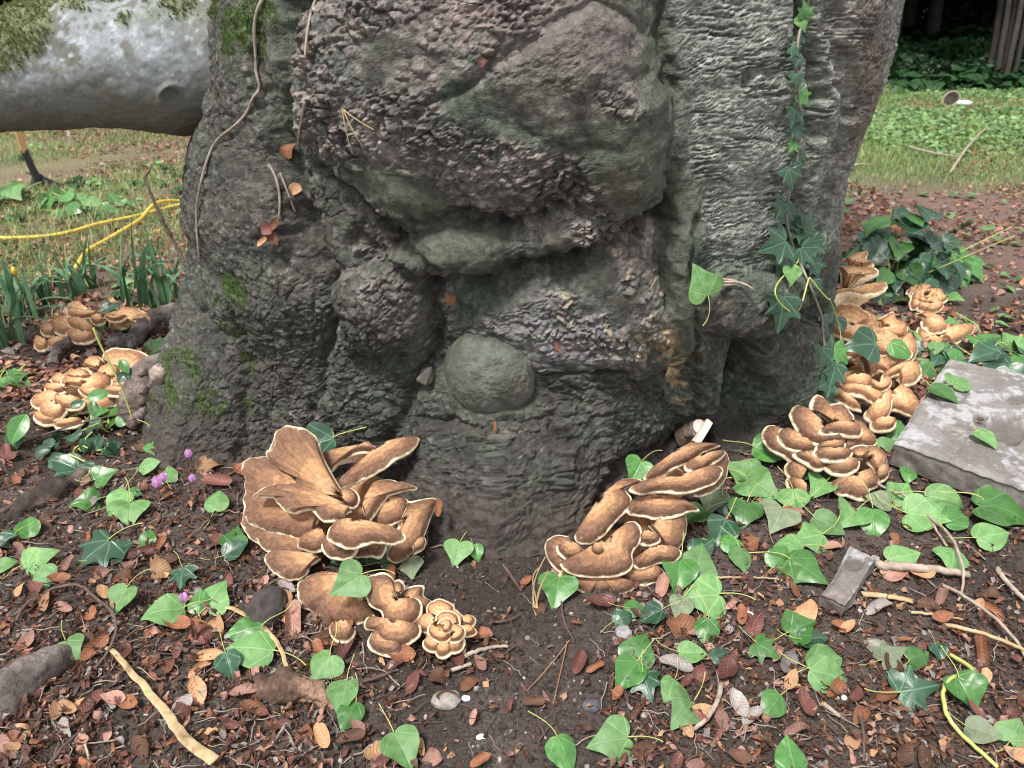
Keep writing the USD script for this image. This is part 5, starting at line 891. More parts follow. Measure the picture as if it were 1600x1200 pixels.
# sawn stub and splinter by the right foot
st = thing('sawn_branch_stub', 'short sawn branch stub against the trunk foot, cut end pale', 'stub', atY(1085, 690, 1.98)); O = st.GetAttribute('xformOp:translate').Get()
v, f = tube(np.array([atY(1066, 684, 2.0), atY(1082, 674, 1.97), atY(1092, 668, 1.95)]), [.030, .028, .025], 22, 20); v += (fbm(v, 40, 3, 3) * .012)[:, None]; mk('bark', v, f, M_dead, st, tint=tint_of(v, (.12, .085, .065), (.26, .2, .16), 30, 4), origin=O)
v, f = tube(np.array([atY(1092, 668, 1.9515), atY(1095, 666.5, 1.946)]), [.0245, .022], 22); mk('cut_end', v, f, M_wood, st, origin=O)
b = trimesh.creation.box((.020, .075, .012)); vb = np.array(b.subdivide().subdivide().vertices); vb[:, 0] += fbm(vb, 60, 2, 3) * .006; fb = np.array(b.subdivide().subdivide().faces)
RB = basis(np.array([.2, -.8, .5]), (.6, .2, .75)); keys(mk('wood_splinter', vb @ RB + atY(1098, 675, 1.90), fb, M_wood, smooth=25), 'white split wood splinter by the sawn stub', 'splinter')
def stone(name, label, u, v, px, py, col1, col2, seed, cat='stone', lift=0.0, am=.16, mat=None, sq=.7, shape=None):
    g = ground_at(u, v + py * .25); w = (g - EYE) @ FWD; rx = px * w / FPX / 2; ry = py * w / FPX / 2
    vv, ff, p0 = blob((0, 0, 0), np.array([rx, ry * 1.2, ry * sq]), seed, 4, am, 1.6); vv += (fbm(p0, 9, 3, seed) * .03 * rx)[:, None] * p0
    return keys(mk(name, vv + g + (0, 0, ry * sq * .45 + lift), ff, mat or M_stone, tint=tint_of(vv, col1, col2, 60, seed)), label, cat)
stone('pebble', 'round whitish pebble in front of the stacked shelf fungus', 974, 985, 27, 24, (.20, .195, .20), (.30, .295, .30), 5, am=.10)
stone('clod', 'dark earth clod left of the scalloped fungus', 418, 938, 62, 74, (.03, .026, .024), (.06, .05, .046), 6, 'clod', am=.2, sq=.55)
for i, (u, v, a, lb) in enumerate([(697, 1090, 30, 'flat grey brown stone below the knobbly fungus'), (693, 1092, 0, ''), (728, 1090, 10, 'tiny pale blue grit stone on the bare earth'), (752, 1151, 11, 'tiny white stone on the bare front earth'), (1315, 1088, 11, 'tiny white stone below the folded ivy leaves'), (1167, 958, 13, 'small white stone right of the tall leaf pair'), (925, 1100, 20, 'dark blue grey pebble under the dark ivy leaf'), (706, 1085, 16, 'small grey pebble beside the flat stone'), (1365, 1005, 22, 'round tan stone in the right hand soil'), (655, 870, 0, '')]):
    if a: stone('pebble', lb, u, v, a * 1.5, a, *(((.06, .06, .07), (.11, .11, .12)) if 'dark' in lb else ((.18, .16, .14), (.30, .27, .24)) if ('grey' in lb or 'tan' in lb) else ((.5, .5, .52), (.66, .66, .68))), 20 + i)
sc_, scn = on_trunk(670, 583); hl_ = trimesh.convex.convex_hull(np.random.default_rng(5).uniform(-1, 1, (11, 3)) * (.032, .022, .026)).subdivide().subdivide().subdivide(); vv = np.array(hl_.vertices); vv = vv + fbm(vv, 90, 3, 3)[:, None] * .005; ff = np.array(hl_.faces)
keys(mk('wood_fragment', vv * 1.05 @ basis(np.array([.4, -.7, .5])) + sc_ + scn * .018, ff, M_stone, tint=tint_of(vv, (.075, .068, .060), (.15, .135, .12), 60, 8)), 'angular grey chip wedged left of the round knob', 'wood chip')
# concrete: slab and fragment
def flat_px(u, v, z):
    d = ray(u, v); return EYE + d * ((z - EYE_H) / d[2])
def concrete(name, label, cor, zt, th, pits, nu, nv, seed, cat):
    a, b_, c, d = [flat_px(u, v, zt) for u, v in cor]                # front left, back left, back right, front right
    s, t = np.meshgrid(np.linspace(0, 1, nu), np.linspace(0, 1, nv), indexing='ij'); s, t = s.ravel()[:, None], t.ravel()[:, None]
    P = (a * (1 - s) + d * s) * (1 - t) + (b_ * (1 - s) + c * s) * t
    P = P + np.stack([fbm(P, 14, 3, seed) * .012, fbm(P, 14, 3, seed + 1) * .012, 0 * P[:, 0]], -1)
    edge = np.minimum(np.minimum(s, 1 - s)[:, 0] * np.linalg.norm(d - a), np.minimum(t, 1 - t)[:, 0] * np.linalg.norm(b_ - a))
    P[:, 2] += fbm(P, 9, 4, seed + 2) * .010 + fbm(P, 60, 3, seed + 3) * .006 - .008 * np.exp(-(edge / .008) ** 2) * (1 + fbm(P, 40, 2, seed))
    u, v, _ = proj(P); pm = 0
    for (pu, pv, ru, rv, dp) in pits:
        q = np.hypot((u - pu) / ru, (v - pv) / rv); k2 = sstep(1.25, .7, q + fbm(P, 22, 4, 5) * 1.4); P[:, 2] -= dp * k2; pm = np.maximum(pm, k2)
    n = len(P); Q2 = P.copy(); Q2[:, 2] = zt - th
    F = grid_faces(nu, nv); idx = np.arange(n).reshape(nu, nv); ring = np.concatenate([idx[:, 0], idx[-1, 1:], idx[-2::-1, -1], idx[0, -2:0:-1]])
    mids = []; V = [P]; prev = ring; base = n
    for k2 in range(1, 9):
        w = P[ring].copy(); w[:, 2] = P[ring, 2] * (1 - k2 / 8) + (zt - th) * k2 / 8; w[:, :2] += np.stack([fbm(w, 25, 3, 71), fbm(w, 25, 3, 72)], -1) * .012; V.append(w); now = base + np.arange(len(ring)); base += len(ring)
        j = np.arange(len(ring)); j2 = (j + 1) % len(ring); F = np.vstack([F, np.stack([prev[j], now[j], now[j2]], -1), np.stack([prev[j], now[j2], prev[j2]], -1)]); prev = now
    V = np.vstack(V); side = np.arange(len(V)) >= n
    c1 = tint_of(V, (.15, .137, .128), (.225, .212, .203), 8, seed); lime = sstep(.49, .545, .6 * meshkit.fbm(V * (16, 9, 9), 4, seed + 9) + .4 * meshkit.fbm(V * 55, 4, seed + 10)); c1 = c1 + (np.array([.47, .47, .50]) - c1) * (lime * .5)[:, None]
    dirt = np.clip(sstep(.52, .66, meshkit.fbm(V * 11, 4, seed + 12)) * .7, 0, 1); c1 = c1 + (np.array([.15, .12, .105]) - c1) * dirt[:, None]
    c1[side] = tint_of(V[side], (.10, .088, .078), (.20, .18, .165), 22, seed + 4)
    if len(pits): c1[:n] = c1[:n] + (np.array([.10, .085, .075]) - c1[:n]) * (pm * .85)[:, None]
    keys(mk(name, V, F, M_stone, tint=c1), label, cat)
concrete('concrete_slab', 'thick weathered concrete slab with lime patches and dark pits', [(1397, 690), (1483, 559), (1745, 612), (1745, 815)], .078, .075, [(1574, 668, 30, 20, .02), (1532, 655, 11, 8, .012), (1590, 622, 26, 9, .010)], 150, 110, 31, 'slab')
concrete('concrete_fragment', 'small broken grey concrete block lying among the ivy leaves', [(1284, 926), (1332, 848), (1370, 870), (1322, 943)], .032, .04, [(1335, 880, 14, 10, .004)], 40, 40, 35, 'concrete')
keys(mk('snail_shell_bit', *blob(flat_px(1532, 655, .085), np.array([.010, .008, .006]), 4, 3, .2, 2)[:2], M_stone, tint=np.tile([.10, .06, .04], (642, 1))), 'small rusty brown lump on top of the slab', 'lump')
for it, lb in zip(ON_SLAB, ('blue green oval ivy leaf at the near left edge of the slab top', 'pale lobed ivy leaf toward the back left of the slab top', 'pale oval ivy leaf in the middle of the slab top')):
    u, v, L, ang, sh, tone = it; p = flat_px(u, v, .084); w = (p - EYE) @ FWD; a = math.radians(ang); p2 = flat_px(u + 9 * math.cos(a), v - 9 * math.sin(a), .084)
    put('ivy_leaf', sh + tone + '0', leaf_matrix(p + (0, 0, .012), p2 - p, np.array([.1, -.2, 1]), L * w / FPX), lb, 'ivy leaf', 'loose ivy leaves on the ground')
# hose
M_hose = mat_noise('yellow_hose', [(.3, (.48, .35, .05)), (.7, (.66, .49, .10))], scale=14, rough=.45, bump=(30, .1, .001))
h1 = gpath([(-60, 380, .03), (0, 380, .03), (50, 379, .03), (110, 371, .03), (143, 364, .04), (180, 355, .04), (213, 348, .04), (243, 340, .04), (300, 326, .04), (360, 330, .03)]); h2 = gpath([(103, 444, .02), (122, 425, .03), (143, 401, .04), (167, 387, .04), (200, 370, .05), (228, 352, .06), (243, 342, .085), (277, 326, .05), (340, 330, .03)])
hs = thing('garden_hose', 'yellow garden hose looped on the ground left of the trunk', 'hose', h1[4]); O = h1[4]
for P in (h1, h2): v, f = tube(P, [.011], 10, 90); mk('hose_run', v, f, M_hose, hs, origin=O)
# spade
sp = thing('spade', 'spade with pale wooden handle stuck in soil under the limb', 'spade', ground_at(68, 298)); O = np.array(sp.GetAttribute('xformOp:translate').Get()); YS_ = O[1]
M_dkmetal = mat_noise('dark_metal', [(.3, (.02, .02, .022)), (.7, (.05, .05, .055))], scale=20, rough=.5); M_handle = mat_noise('spade_wood', [(.3, (.42, .24, .12)), (.7, (.58, .36, .20))], scale=20, rough=.5)
v, f = tube(np.array([atY(38, 238, YS_ - .05), atY(20, 180, YS_ - .12), atY(4, 130, YS_ - .18)]), [.021, .019, .019], 12, 16); mk('handle', v, f, M_handle, sp, origin=O)
v, f = tube(np.array([atY(64, 291, YS_ + .01), atY(50, 262, YS_ - .02), atY(37, 234, YS_ - .05)]), [.030, .024, .025], 12, 16); mk('socket', v, f, M_dkmetal, sp, origin=O)
bl = trimesh.creation.box((.24, .012, .20)).subdivide().subdivide().subdivide(); vb = np.array(bl.vertices); vb[:, 1] += 3 * vb[:, 0] ** 2; ca = math.radians(-28); vb = vb @ np.array([[math.cos(ca), 0, math.sin(ca)], [0, 1, 0], [-math.sin(ca), 0, math.cos(ca)]]); mk('blade', vb + atY(70, 299, YS_), np.array(bl.faces), M_dkmetal, sp, smooth=30, origin=O)
# far pot
pt = thing('broken_pot', 'pale broken pot lying in weeds before the dark wood', 'pot', ground_at(1482, 168)); O = np.array(pt.GetAttribute('xformOp:translate').Get()); M_pot = mat_noise('pale_clay', [(.3, (.30, .25, .21)), (.7, (.48, .43, .39))], scale=9); M_white = mat_noise('white_glaze', [(.3, (.62, .64, .68)), (.7, (.78, .79, .82))], scale=9)
lat = trimesh.creation.revolve(np.array([[.001, -.12], [.09, -.12], [.12, 0], [.13, .10], [.115, .10], [.105, 0], [.08, -.10], [.001, -.10]]), sections=28); vb = np.array(lat.vertices); vb = vb[:, [0, 2, 1]] * (1, -1, 1)
mk('pot', .75 * vb @ np.array([[.9, -.3, .1], [.3, .9, 0], [0, 0, 1]]) + O + (0, 0, .10), np.array(lat.faces), M_pot, pt, smooth=30, origin=O)
vv, ff, _ = blob(O + (.10, -.14, .07), np.array([.09, .04, .03]), 3, 4, .15, 2); mk('shard', vv, ff, M_white, pt, origin=O)
# ---- things on the trunk
def trunk_path(pts, lift): return np.array([on_trunk(u, v, lift)[0] for u, v in pts])
def smooth_path(P, res): return np.array(splev(np.linspace(0, 1, res), splprep(P.T, s=len(P) * 4e-6, k=min(3, len(P) - 1))[0])).T
GV = 'dry climbing stems on the trunk'
for lb, pts, px in (('pale dry climbing stem winding down the left of the trunk', [(418, -8), (405, 20), (399, 50), (401, 80), (405, 100), (402, 118), (410, 138), (396, 152), (395, 166), (378, 187), (356, 208), (337, 227), (325, 255), (316, 290), (310, 330), (311, 368), (316, 402)], 5), ('thin pale dry stem at the top of the long groove', [(499, -8), (485, 35), (481, 62), (479, 88)], 5), ('thin green dry stem lower in the long groove', [(478, 160), (472, 195), (469, 228)], 4), ('short brown rootlet above the orange leaf tuft', [(422, 258), (432, 275), (439, 305), (438, 336)], 5), ('short pale rootlet slanting to the orange leaf tuft', [(440, 270), (451, 298), (463, 330)], 4)):
    P = smooth_path(trunk_path(pts, .005), 50); w = (P.mean(0) - EYE) @ FWD; v, f = tube(P, [px * w / FPX / 2, px * w / FPX / 2.6], 6); keys(mk('dry_vine', v, f, M_vine), lb, 'stem', GV)
pn = thing('pine_needles', 'three tan pine needles hanging on the rough bulge', 'pine needles', on_trunk(545, 170, .01)[0]); O = np.array(pn.GetAttribute('xformOp:translate').Get())
for a, b_ in (((545, 168), (562, 238)), ((547, 170), (577, 226)), ((548, 170), (594, 200))): pa, pb = on_trunk(*a, .03)[0], on_trunk(*b_, .035)[0]; v, f = tube(np.array([pa, (pa + pb) / 2 + (0, -.01, 0), pb]), [.0014, .0011], 5, 8); mk('needle', v, f, M_straw, pn, origin=O)
tg_ = thing('dead_twig', 'reddish forked dead twig behind the bright leaf on the trunk', 'twig', on_trunk(1110, 436, .02)[0]); O = np.array(tg_.GetAttribute('xformOp:translate').Get())
for pts in ([(1098, 436), (1125, 435), (1150, 438), (1164, 446)], [(1098, 438), (1120, 440), (1148, 437)], [(1100, 434), (1122, 431), (1140, 434)]): v, f = tube(smooth_path(trunk_path(pts, .03), 14), [.004, .0025], 5); mk('stem', v, f, M_twigP, tg_, origin=O)
def leaf_on(u, v, ang, L, kind, name, label, cat, lift=.02, tilt=.5, group=None):
    p, n = on_trunk(u, v, lift); w = (p - EYE) @ FWD; a = math.radians(ang); yd = RGT * math.cos(a) + UPV * math.sin(a); n = n * (1 - tilt) + (0, -.6, .6 * tilt * 2); put(name, kind, leaf_matrix(p, yd, n, L * w / FPX * 1.1), label, cat, group)
leaf_on(1082, 432, 120, 52, 'Ll0', 'ivy_leaf', 'bright green ivy leaf caught on the right of the trunk', 'ivy leaf', .05, .2)
GO = 'orange dead leaves caught on the trunk'
for u, v, a, L, k2, lb in ((459, 235, 60, 26, 'rust2', 'orange dead leaf caught in the groove, uppermost on the trunk'), (469, 295, 200, 22, 'tan2', 'pale orange dead leaf caught below the uppermost one'), (433, 364, 300, 28, 'rust0', 'orange dead leaf largest in the tuft on the left of the trunk'), (424, 356, 170, 22, 'red2', 'red dead leaf in the tuft on the left of the trunk'), (438, 350, 80, 20, 'rust4', 'small upright dead leaf in the tuft on the left of the trunk'), (420, 374, 220, 20, 'tan1', 'pale dead leaf at the bottom of the tuft on the trunk'), (706, 463, 250, 18, 'rust2', 'small dead leaf above the round knob'), (755, 96, 30, 16, 'red2', 'small red leaf stuck on the rough bulge'), (869, 535, 300, 16, 'rust1', 'small dead leaf right of the round knob'), (775, 665, 270, 16, 'rust3', 'small dead leaf below the round knob')): leaf_on(u, v, a, L, k2, 'dead_leaf', lb, 'dead leaf', .02, .4, GO)
leaf_on(520, 686, 200, 62, 'Od2', 'ivy_leaf', 'dark folded ivy leaf on top of the largest fungus tier', 'ivy leaf', .09, .7)
def leaf_at(u, v, Y, ang, L, kind, label, tilt=40, cat='ivy leaf', name='ivy_leaf'):
    p = atY(u, v, Y); w = (p - EYE) @ FWD; a = math.radians(ang); t = math.radians(tilt); put(name, kind, leaf_matrix(p, RGT * math.cos(a) + UPV * math.sin(a), np.array([.1, -math.sin(t), math.cos(t)]), L * w / FPX * 1.1), label, cat, 'loose ivy leaves on the ground' if cat == 'ivy leaf' else None)
leaf_at(545, 910, 1.335, 215, 54, 'Ll0', 'pale notched ivy leaf lying on the scalloped fungus', 45)
leaf_at(995, 735, 1.70, 240, 40, 'Lm0', 'green ivy leaf tucked behind the stacked shelf fungus', 50)
leaf_at(1350, 538, 2.36, 190, 54, 'Ld1', 'dark glossy ivy leaf on the tall fungus heap', 40); leaf_at(1405, 545, 2.42, 320, 36, 'Om1', 'folded green ivy leaf right on the tall fungus heap', 45); leaf_at(1312, 505, 2.45, 280, 26, 'Od0', 'small dark ivy leaf left on the tall fungus heap', 40)
leaf_at(685, 790, 1.60, 270, 26, 'rust1', 'small dead leaf hanging from the right fan of the largest fungus tier', 60, 'dead leaf', 'dead_leaf')

# ------------------------------------------------------------------ living plants near the tree
VS = [(1257, -10), (1247, 30), (1240, 62), (1237, 110), (1241, 150), (1243, 200), (1237, 250), (1226, 300), (1222, 345), (1236, 395), (1252, 430), (1268, 468), (1278, 520), (1285, 570)]
iv = thing('ivy_vine', 'ivy vine climbing the groove on the right of the trunk', 'ivy', on_trunk(1285, 570, .01)[0]); O = np.array(iv.GetAttribute('xformOp:translate').Get())
v, f = tube(smooth_path(trunk_path(VS, .015), 80), [.003, .0038], 6); mk('stem', v, f, M_vine, iv, origin=O)
for pts in ([(1236, 395), (1200, 450), (1222, 480)], [(1252, 430), (1285, 470), (1300, 520), (1300, 560)], [(1252, 430), (1240, 470), (1225, 486)]): v, f = tube(smooth_path(trunk_path(pts[:1] + [((pts[0][0] + pts[1][0]) / 2, (pts[0][1] + pts[1][1]) / 2)] + pts[1:], .025), 24), [.0026, .002], 5); mk('stem', v, f, M_petiole, iv, origin=O)
IVL = [(1258, 15, 100, 26, 'm'), (1254, 36, 300, 26, 'l'), (1247, 57, 200, 22, 'm'), (1243, 80, 320, 24, 'd'), (1246, 97, 250, 22, 'm'), (1245, 126, 280, 26, 'm'), (1256, 154, 320, 28, 'm'), (1240, 183, 260, 32, 'm'), (1246, 206, 300, 26, 'm'), (1238, 229, 240, 22, 'm'), (1249, 252, 330, 26, 'm'), (1236, 278, 290, 36, 'm'), (1220, 325, 250, 38, 'd'), (1241, 346, 310, 44, 'd'), (1212, 383, 200, 56, 'd'), (1233, 372, 300, 46, 'd'), (1255, 362, 330, 40, 'd'), (1262, 398, 320, 40, 'd'), (1243, 408, 260, 44, 'd'), (1222, 415, 250, 38, 'd'), (1237, 430, 270, 32, 'l'), (1222, 487, 265, 60, 'd'), (1262, 345, 60, 34, 'd'), (1278, 385, 330, 34, 'd'), (1284, 560, 260, 44, 'd'), (1302, 585, 250, 46, 'd'), (1288, 600, 200, 40, 'd'), (1314, 555, 320, 36, 'm'), (1300, 540, 80, 30, 'd'), (1282, 640, 250, 36, 'd'), (1296, 625, 320, 32, 'd'), (1275, 420, 300, 34, 'd'), (1272, 450, 280, 30, 'd'), (1290, 505, 290, 28, 'd')]
IVL = [(u, v, a, L, 'd' if (t == 'm' and i % 3) else t) for i, (u, v, a, L, t) in enumerate(IVL)]
for i, (u, v, ang, L, tone) in enumerate(IVL):
    p, n = on_trunk(min(u, 1292), v, .035 + .012 * (i % 3)); p = EYE + ray(u, v) * ((p - EYE) @ FWD); w = (p - EYE) @ FWD; a = math.radians(ang); Mx = leaf_matrix(p - O, RGT * math.cos(a) + UPV * math.sin(a), n * .5 + (0, -.5, .35), L * w / FPX * 1.0)
    V, F, q = leaf_mesh(OUT['P' if tone != 'l' else 'L'], .15, .35, .06, i, twist=.3 * ((i % 3) - 1)); mk('leaf', V @ Mx[:3, :3] + Mx[3, :3] + O, F, IV[tone], iv, uv=q, origin=O)
def shrub(name, label, cat, base, n, rad, h, tones, size, seed, shapes='LO', mdir=(0, 0, 1), stems=7):
    r = np.random.default_rng(seed); s = thing(name, label, cat, base)
    for k2 in range(stems):
        e = base + np.array([r.normal(0, rad * .5), r.normal(0, rad * .4), h * r.uniform(.5, 1)]); v, f = tube(np.array([base + r.normal(0, .01, 3), (base + e) / 2 + r.normal(0, .02, 3), e]), [.004, .002], 5, 8); mk('stem', v, f, M_petiole, s, origin=base)
    for k2 in range(n):
        d = r.normal(0, 1, 3); d[2] = abs(d[2]); d /= np.linalg.norm(d); rr2 = r.uniform(.45, 1) ** .6; p = base + d * np.array([rad, rad * .8, h]) * rr2; nn_ = d * .6 + np.array([0, -.35, .6]) + r.normal(0, .25, 3); yd = d + r.normal(0, .4, 3) + (0, 0, -.5); Mx = leaf_matrix(p, yd, nn_, size * r.uniform(.7, 1.25))
        V, F, q = leaf_mesh(OUT[shapes[k2 % len(shapes)]], r.uniform(-.2, .4), .35, .06, k2, N=14, twist=r.normal(0, .3)); mk('leaf', V @ Mx[:3, :3] + Mx[3, :3], F, IV[tones[int(r.integers(len(tones)))]], s, uv=q, origin=base)
    return s
b0 = ground_at(1395, 450); shrub('ivy_shrub', 'bushy dark glossy ivy shrub behind the right flank of the trunk', 'ivy', b0, 95, .30, .38, 'ddddm', .11, 3)
shrub('ivy_clump', 'spreading bluish ivy clump right of the glossy shrub', 'ivy', ground_at(1455, 432), 22, .20, .16, 'dmm', .13, 5)
shrub('ivy_clump', 'dark ivy clump at the back edge of the slab', 'ivy', ground_at(1545, 568), 16, .22, .07, 'ddm', .10, 6)
shrub('ivy_clump', 'green ivy clump tucked between slab and tall fungus heap', 'ivy', ground_at(1462, 570), 16, .12, .09, 'dml', .075, 7)
shrub('green_herb', 'dark leaved herb between the two back left fungi', 'herb', ground_at(172, 515), 16, .09, .10, 'dm', .075, 8, 'E')
shrub('green_herb', 'low green herb in front of the broken stump', 'herb', ground_at(175, 668), 18, .16, .06, 'mmd', .06, 9, 'LO')
shrub('green_herb', 'leafy weed beside the spade at the far left', 'herb', ground_at(28, 318), 24, .26, .14, 'lml', .12, 10, 'LO')
shrub('green_herb', 'low weed right of the spade', 'herb', ground_at(130, 330), 18, .30, .10, 'lm', .12, 11, 'LO')
shrub('green_herb', 'trefoil weed at the left edge below the strap leaves', 'herb', ground_at(10, 605), 14, .09, .07, 'm', .055, 12, 'LO'); shrub('green_herb', 'dark herb mat left of the rotting log', 'herb', ground_at(110, 715), 18, .16, .06, 'dd', .055, 13, 'OE')
def seedling(label, stem, leaves, Y, dY=0.0):
    P = np.array([atY(u, v, Y + dY * i) for i, (u, v) in enumerate(stem)]); s = thing('seedling', label, 'seedling', P[-1]); v, f = tube(P, [.0035, .0025], 5, 24); mk('stem', v, f, M_petiole if len(leaves) > 5 else M_twigD, s, origin=P[-1])
    for i, (u, v2, a, L) in enumerate(leaves):
        p = atY(u, v2, Y - .01); w = (p - EYE) @ FWD; a = math.radians(a); Mx = leaf_matrix(p, RGT * math.cos(a) + UPV * math.sin(a), np.array([.2, -.6, .5]), L * w / FPX * 1.1); V, F, q = leaf_mesh(OUT['E'], .2, .3, .05, i, N=12); mk('leaf', V @ Mx[:3, :3] + Mx[3, :3], F, IV['d' if i % 2 else 'm'], s, uv=q, origin=P[-1])
seedling('thin leaning seedling in front of the left rosette', [(146, 512), (160, 545), (178, 580), (192, 612), (206, 652)], [(193, 570, 300, 24), (199, 580, 280, 22), (150, 618, 20, 30), (122, 630, 200, 20), (145, 636, 280, 24), (190, 590, 60, 22)], 2.06, -.005)
seedling('long green trailing shoot below the left rosette', [(-10, 706), (40, 690), (90, 672), (150, 655), (206, 644)], [(30, 665, 250, 46), (24, 680, 260, 42)], 2.10, .01)
def strap(label, u, v, n, h, seed, lean=0.0, wd=.014, buds=0):
    r = np.random.default_rng(seed); b = ground_at(u, v); s = thing('strap_leaf_plant', label, 'bulb plant', b, 'strap leaved bulb plants left of the trunk')
    for k2 in range(n):
        a = r.uniform(0, 2 * math.pi); L = h * r.uniform(.8, 1.35); ln = r.uniform(.1, .9); d = np.array([math.cos(a) + lean, math.sin(a) * .6, 0]); t = np.linspace(0, 1, 12)[:, None]
        P = b + (0, 0, -.01) + np.array([r.normal(0, .025), r.normal(0, .02), 0]) + t * (0, 0, L) * (1 - .45 * ln * t) + d * t ** 2 * L * ln * .75 - (0, 0, 1) * t ** 3 * ln * L * .25
        wv = np.cross(d / np.linalg.norm(d), (0, 0, 1)) * wd * (1 - t ** 3) * r.uniform(.7, 1.2) * np.minimum(1, t * 6 + .5); md = P + d / np.linalg.norm(d) * .003
        V = np.stack([P - wv, md, P + wv], 1).reshape(-1, 3); mk('leaf', V, grid_faces(12, 3), M_strap, s, origin=b)
    for k2 in range(buds):
        c = b + np.array([r.normal(0, .07), r.normal(0, .03), h * r.uniform(.55, .8)]); v2, f2 = tube(np.array([b, (b + c) / 2 + (.01, 0, 0), c]), [.003], 5, 8); mk('stalk', v2, f2, M_strap, s, origin=b); v2, f2, _ = blob(c, np.array([.012, .012, .018]), k2, 3, .15, 2); mk('bud', v2, f2, M_hose, s, origin=b)
M_strap = mat_noise('strap_leaf', [(.3, (.06, .15, .07)), (.7, (.17, .32, .18))], scale=9, rough=.4, trans=.15)
for i, (u, v, n, h, ln, bd) in enumerate([(12, 540, 12, .30, .2, 1), (38, 500, 12, .30, .3, 2), (72, 475, 10, .26, .3, 0), (112, 468, 10, .26, -.2, 0), (138, 450, 9, .26, .2, 0), (204, 478, 6, .36, .05, 0), (236, 482, 7, .40, -.1, 0), (262, 486, 7, .36, .1, 0), (280, 476, 6, .34, .0, 0)]):
    strap(f"{['arching', 'dense', 'pale', 'sprawling', 'thin', 'stiff upright', 'tall', 'dark', 'trunk side'][i]} tuft of strap leaves, {['at the left edge', 'with yellow buds', 'behind the tiered fungus', 'right behind the tiered fungus', 'below the hose end', 'behind the drooping caps', 'beside the trunk', 'nearest but one to the trunk', 'touching the trunk'][i]}", u, v, n, h, 60 + i, ln, buds=bd)
# dark bare sapling in front of the left edge
sap = np.array([atY(u, v, 3.15 + .02 * i) for i, (u, v) in enumerate([(300, 455), (284, 402), (277, 388), (257, 350), (243, 320), (231, 292), (227, 276), (233, 268), (223, 257)])]); v, f = tube(sap, [.011, .009, .007, .006, .004], 7, 50, seed=3, wob=.004); keys(mk('sapling', v, f, M_twigD), 'bare dark hooked sapling stem at the left edge of the trunk', 'sapling')
# cyclamen
M_pinkf = mat_noise('cyclamen_petal', [(.3, (.62, .28, .62)), (.7, (.80, .55, .80))], scale=30, rough=.5, trans=.3); M_stalk = mat_noise('cyclamen_stalk', [(.3, (.16, .07, .07)), (.7, (.26, .14, .10))], scale=30)
for u, v, L, lb in ((295, 714, 20, 'single pink cyclamen flower against the trunk foot'), (301, 752, 18, 'small pink cyclamen flower right of the white pink pair'), (246, 760, 26, 'larger pale pink cyclamen flower in the ivy leaves, left'), (256, 752, 22, 'pale pink cyclamen flower just right of the larger one'), (288, 940, 24, 'pink cyclamen flower lying on a pale ivy leaf')):
    g = ground_at(u, v + (24 if v < 900 else 8)); c = atY(u, v, g[1] - .005); s = thing('cyclamen_flower', lb, 'flower', g, 'pink cyclamen flowers'); w = (c - EYE) @ FWD; sz = L * w / FPX
    v2, f2 = tube(np.array([g, (g + c) / 2 + (.006, 0, .005), c]), [.0022, .0018], 5, 10); mk('stalk', v2, f2, M_stalk, s, origin=g)
    for k2 in range(5):
        a = k2 * 2 * math.pi / 5 + u; d = np.array([math.cos(a) * .6, math.sin(a) * .6, .9]); V, F, q = leaf_mesh(OUT['E'], .3, .5, .04, k2, N=9); Mx = leaf_matrix(c + d * sz * .22, d, np.array([math.cos(a), math.sin(a), -.4]), sz * .75); mk('petal', V @ Mx[:3, :3] + Mx[3, :3], F, M_pinkf, s, origin=g)
# moss tufts on the bark
M_mossm = mat_noise('moss', [(.3, (.045, .085, .015)), (.7, (.10, .16, .035))], scale=40, rough=.9, rnd=.3)
mi = np.nonzero((moss > .35) & (facing > 0))[0]; rm = np.random.default_rng(4); mi = rm.choice(mi, min(len(mi), 2600), replace=False)
vv, ff = [], []
for k2 in range(7):
    a = k2 * .9; d = np.array([math.cos(a) * .6, math.sin(a) * .6, .9]); s_ = np.array([-d[1], d[0], 0]) * .16; vv += [s_, -s_, d]; ff.append([3 * k2, 3 * k2 + 1, 3 * k2 + 2])
up_q = Rot.align_vectors; qs = []
for i in mi:
    n = NT[i] + (0, 0, -.3); n = n / np.linalg.norm(n); ax = np.cross((0, 0, 1.0), n); s_ = np.linalg.norm(ax); qs.append((Rot.from_rotvec(ax / (s_ + 1e-9) * math.atan2(s_, n[2])) * Rot.from_euler('z', rm.uniform(0, 6))).as_quat())
sc = rm.uniform(.003, .008, len(mi))[:, None] * np.ones(3)
mp = instancer('moss', [(np.array(vv), np.array(ff), M_mossm, None)], VT[mi], qs, sc, np.zeros(len(mi), int), 'small tufts of green moss on the bark', cat='moss')
il = np.nonzero((mossl > .45) & (lf > 0) & (NL[:, 2] > -.3) & (lu > -80))[0]; il = rm.choice(il, min(len(il), 9000), replace=True); qs = []
for i in il:
    n = NL[i]; ax = np.cross((0, 0, 1.0), n); s_ = np.linalg.norm(ax); qs.append((Rot.from_rotvec(ax / (s_ + 1e-9) * math.atan2(s_, n[2])) * Rot.from_euler('z', rm.uniform(0, 6))).as_quat())
M_mossy = mat_noise('limb_moss', [(.3, (.07, .09, .02)), (.7, (.17, .19, .06))], scale=40, rough=.9, rnd=.35)
instancer('limb_moss', [(np.array(vv), np.array(ff), M_mossy, None)], LV[il] + rm.normal(0, .004, (len(il), 3)) * (1, 1, .5), qs, rm.uniform(.004, .010, len(il))[:, None] * np.ones(3), np.zeros(len(il), int), 'yellow green moss cushions along the top of the low limb', cat='moss')

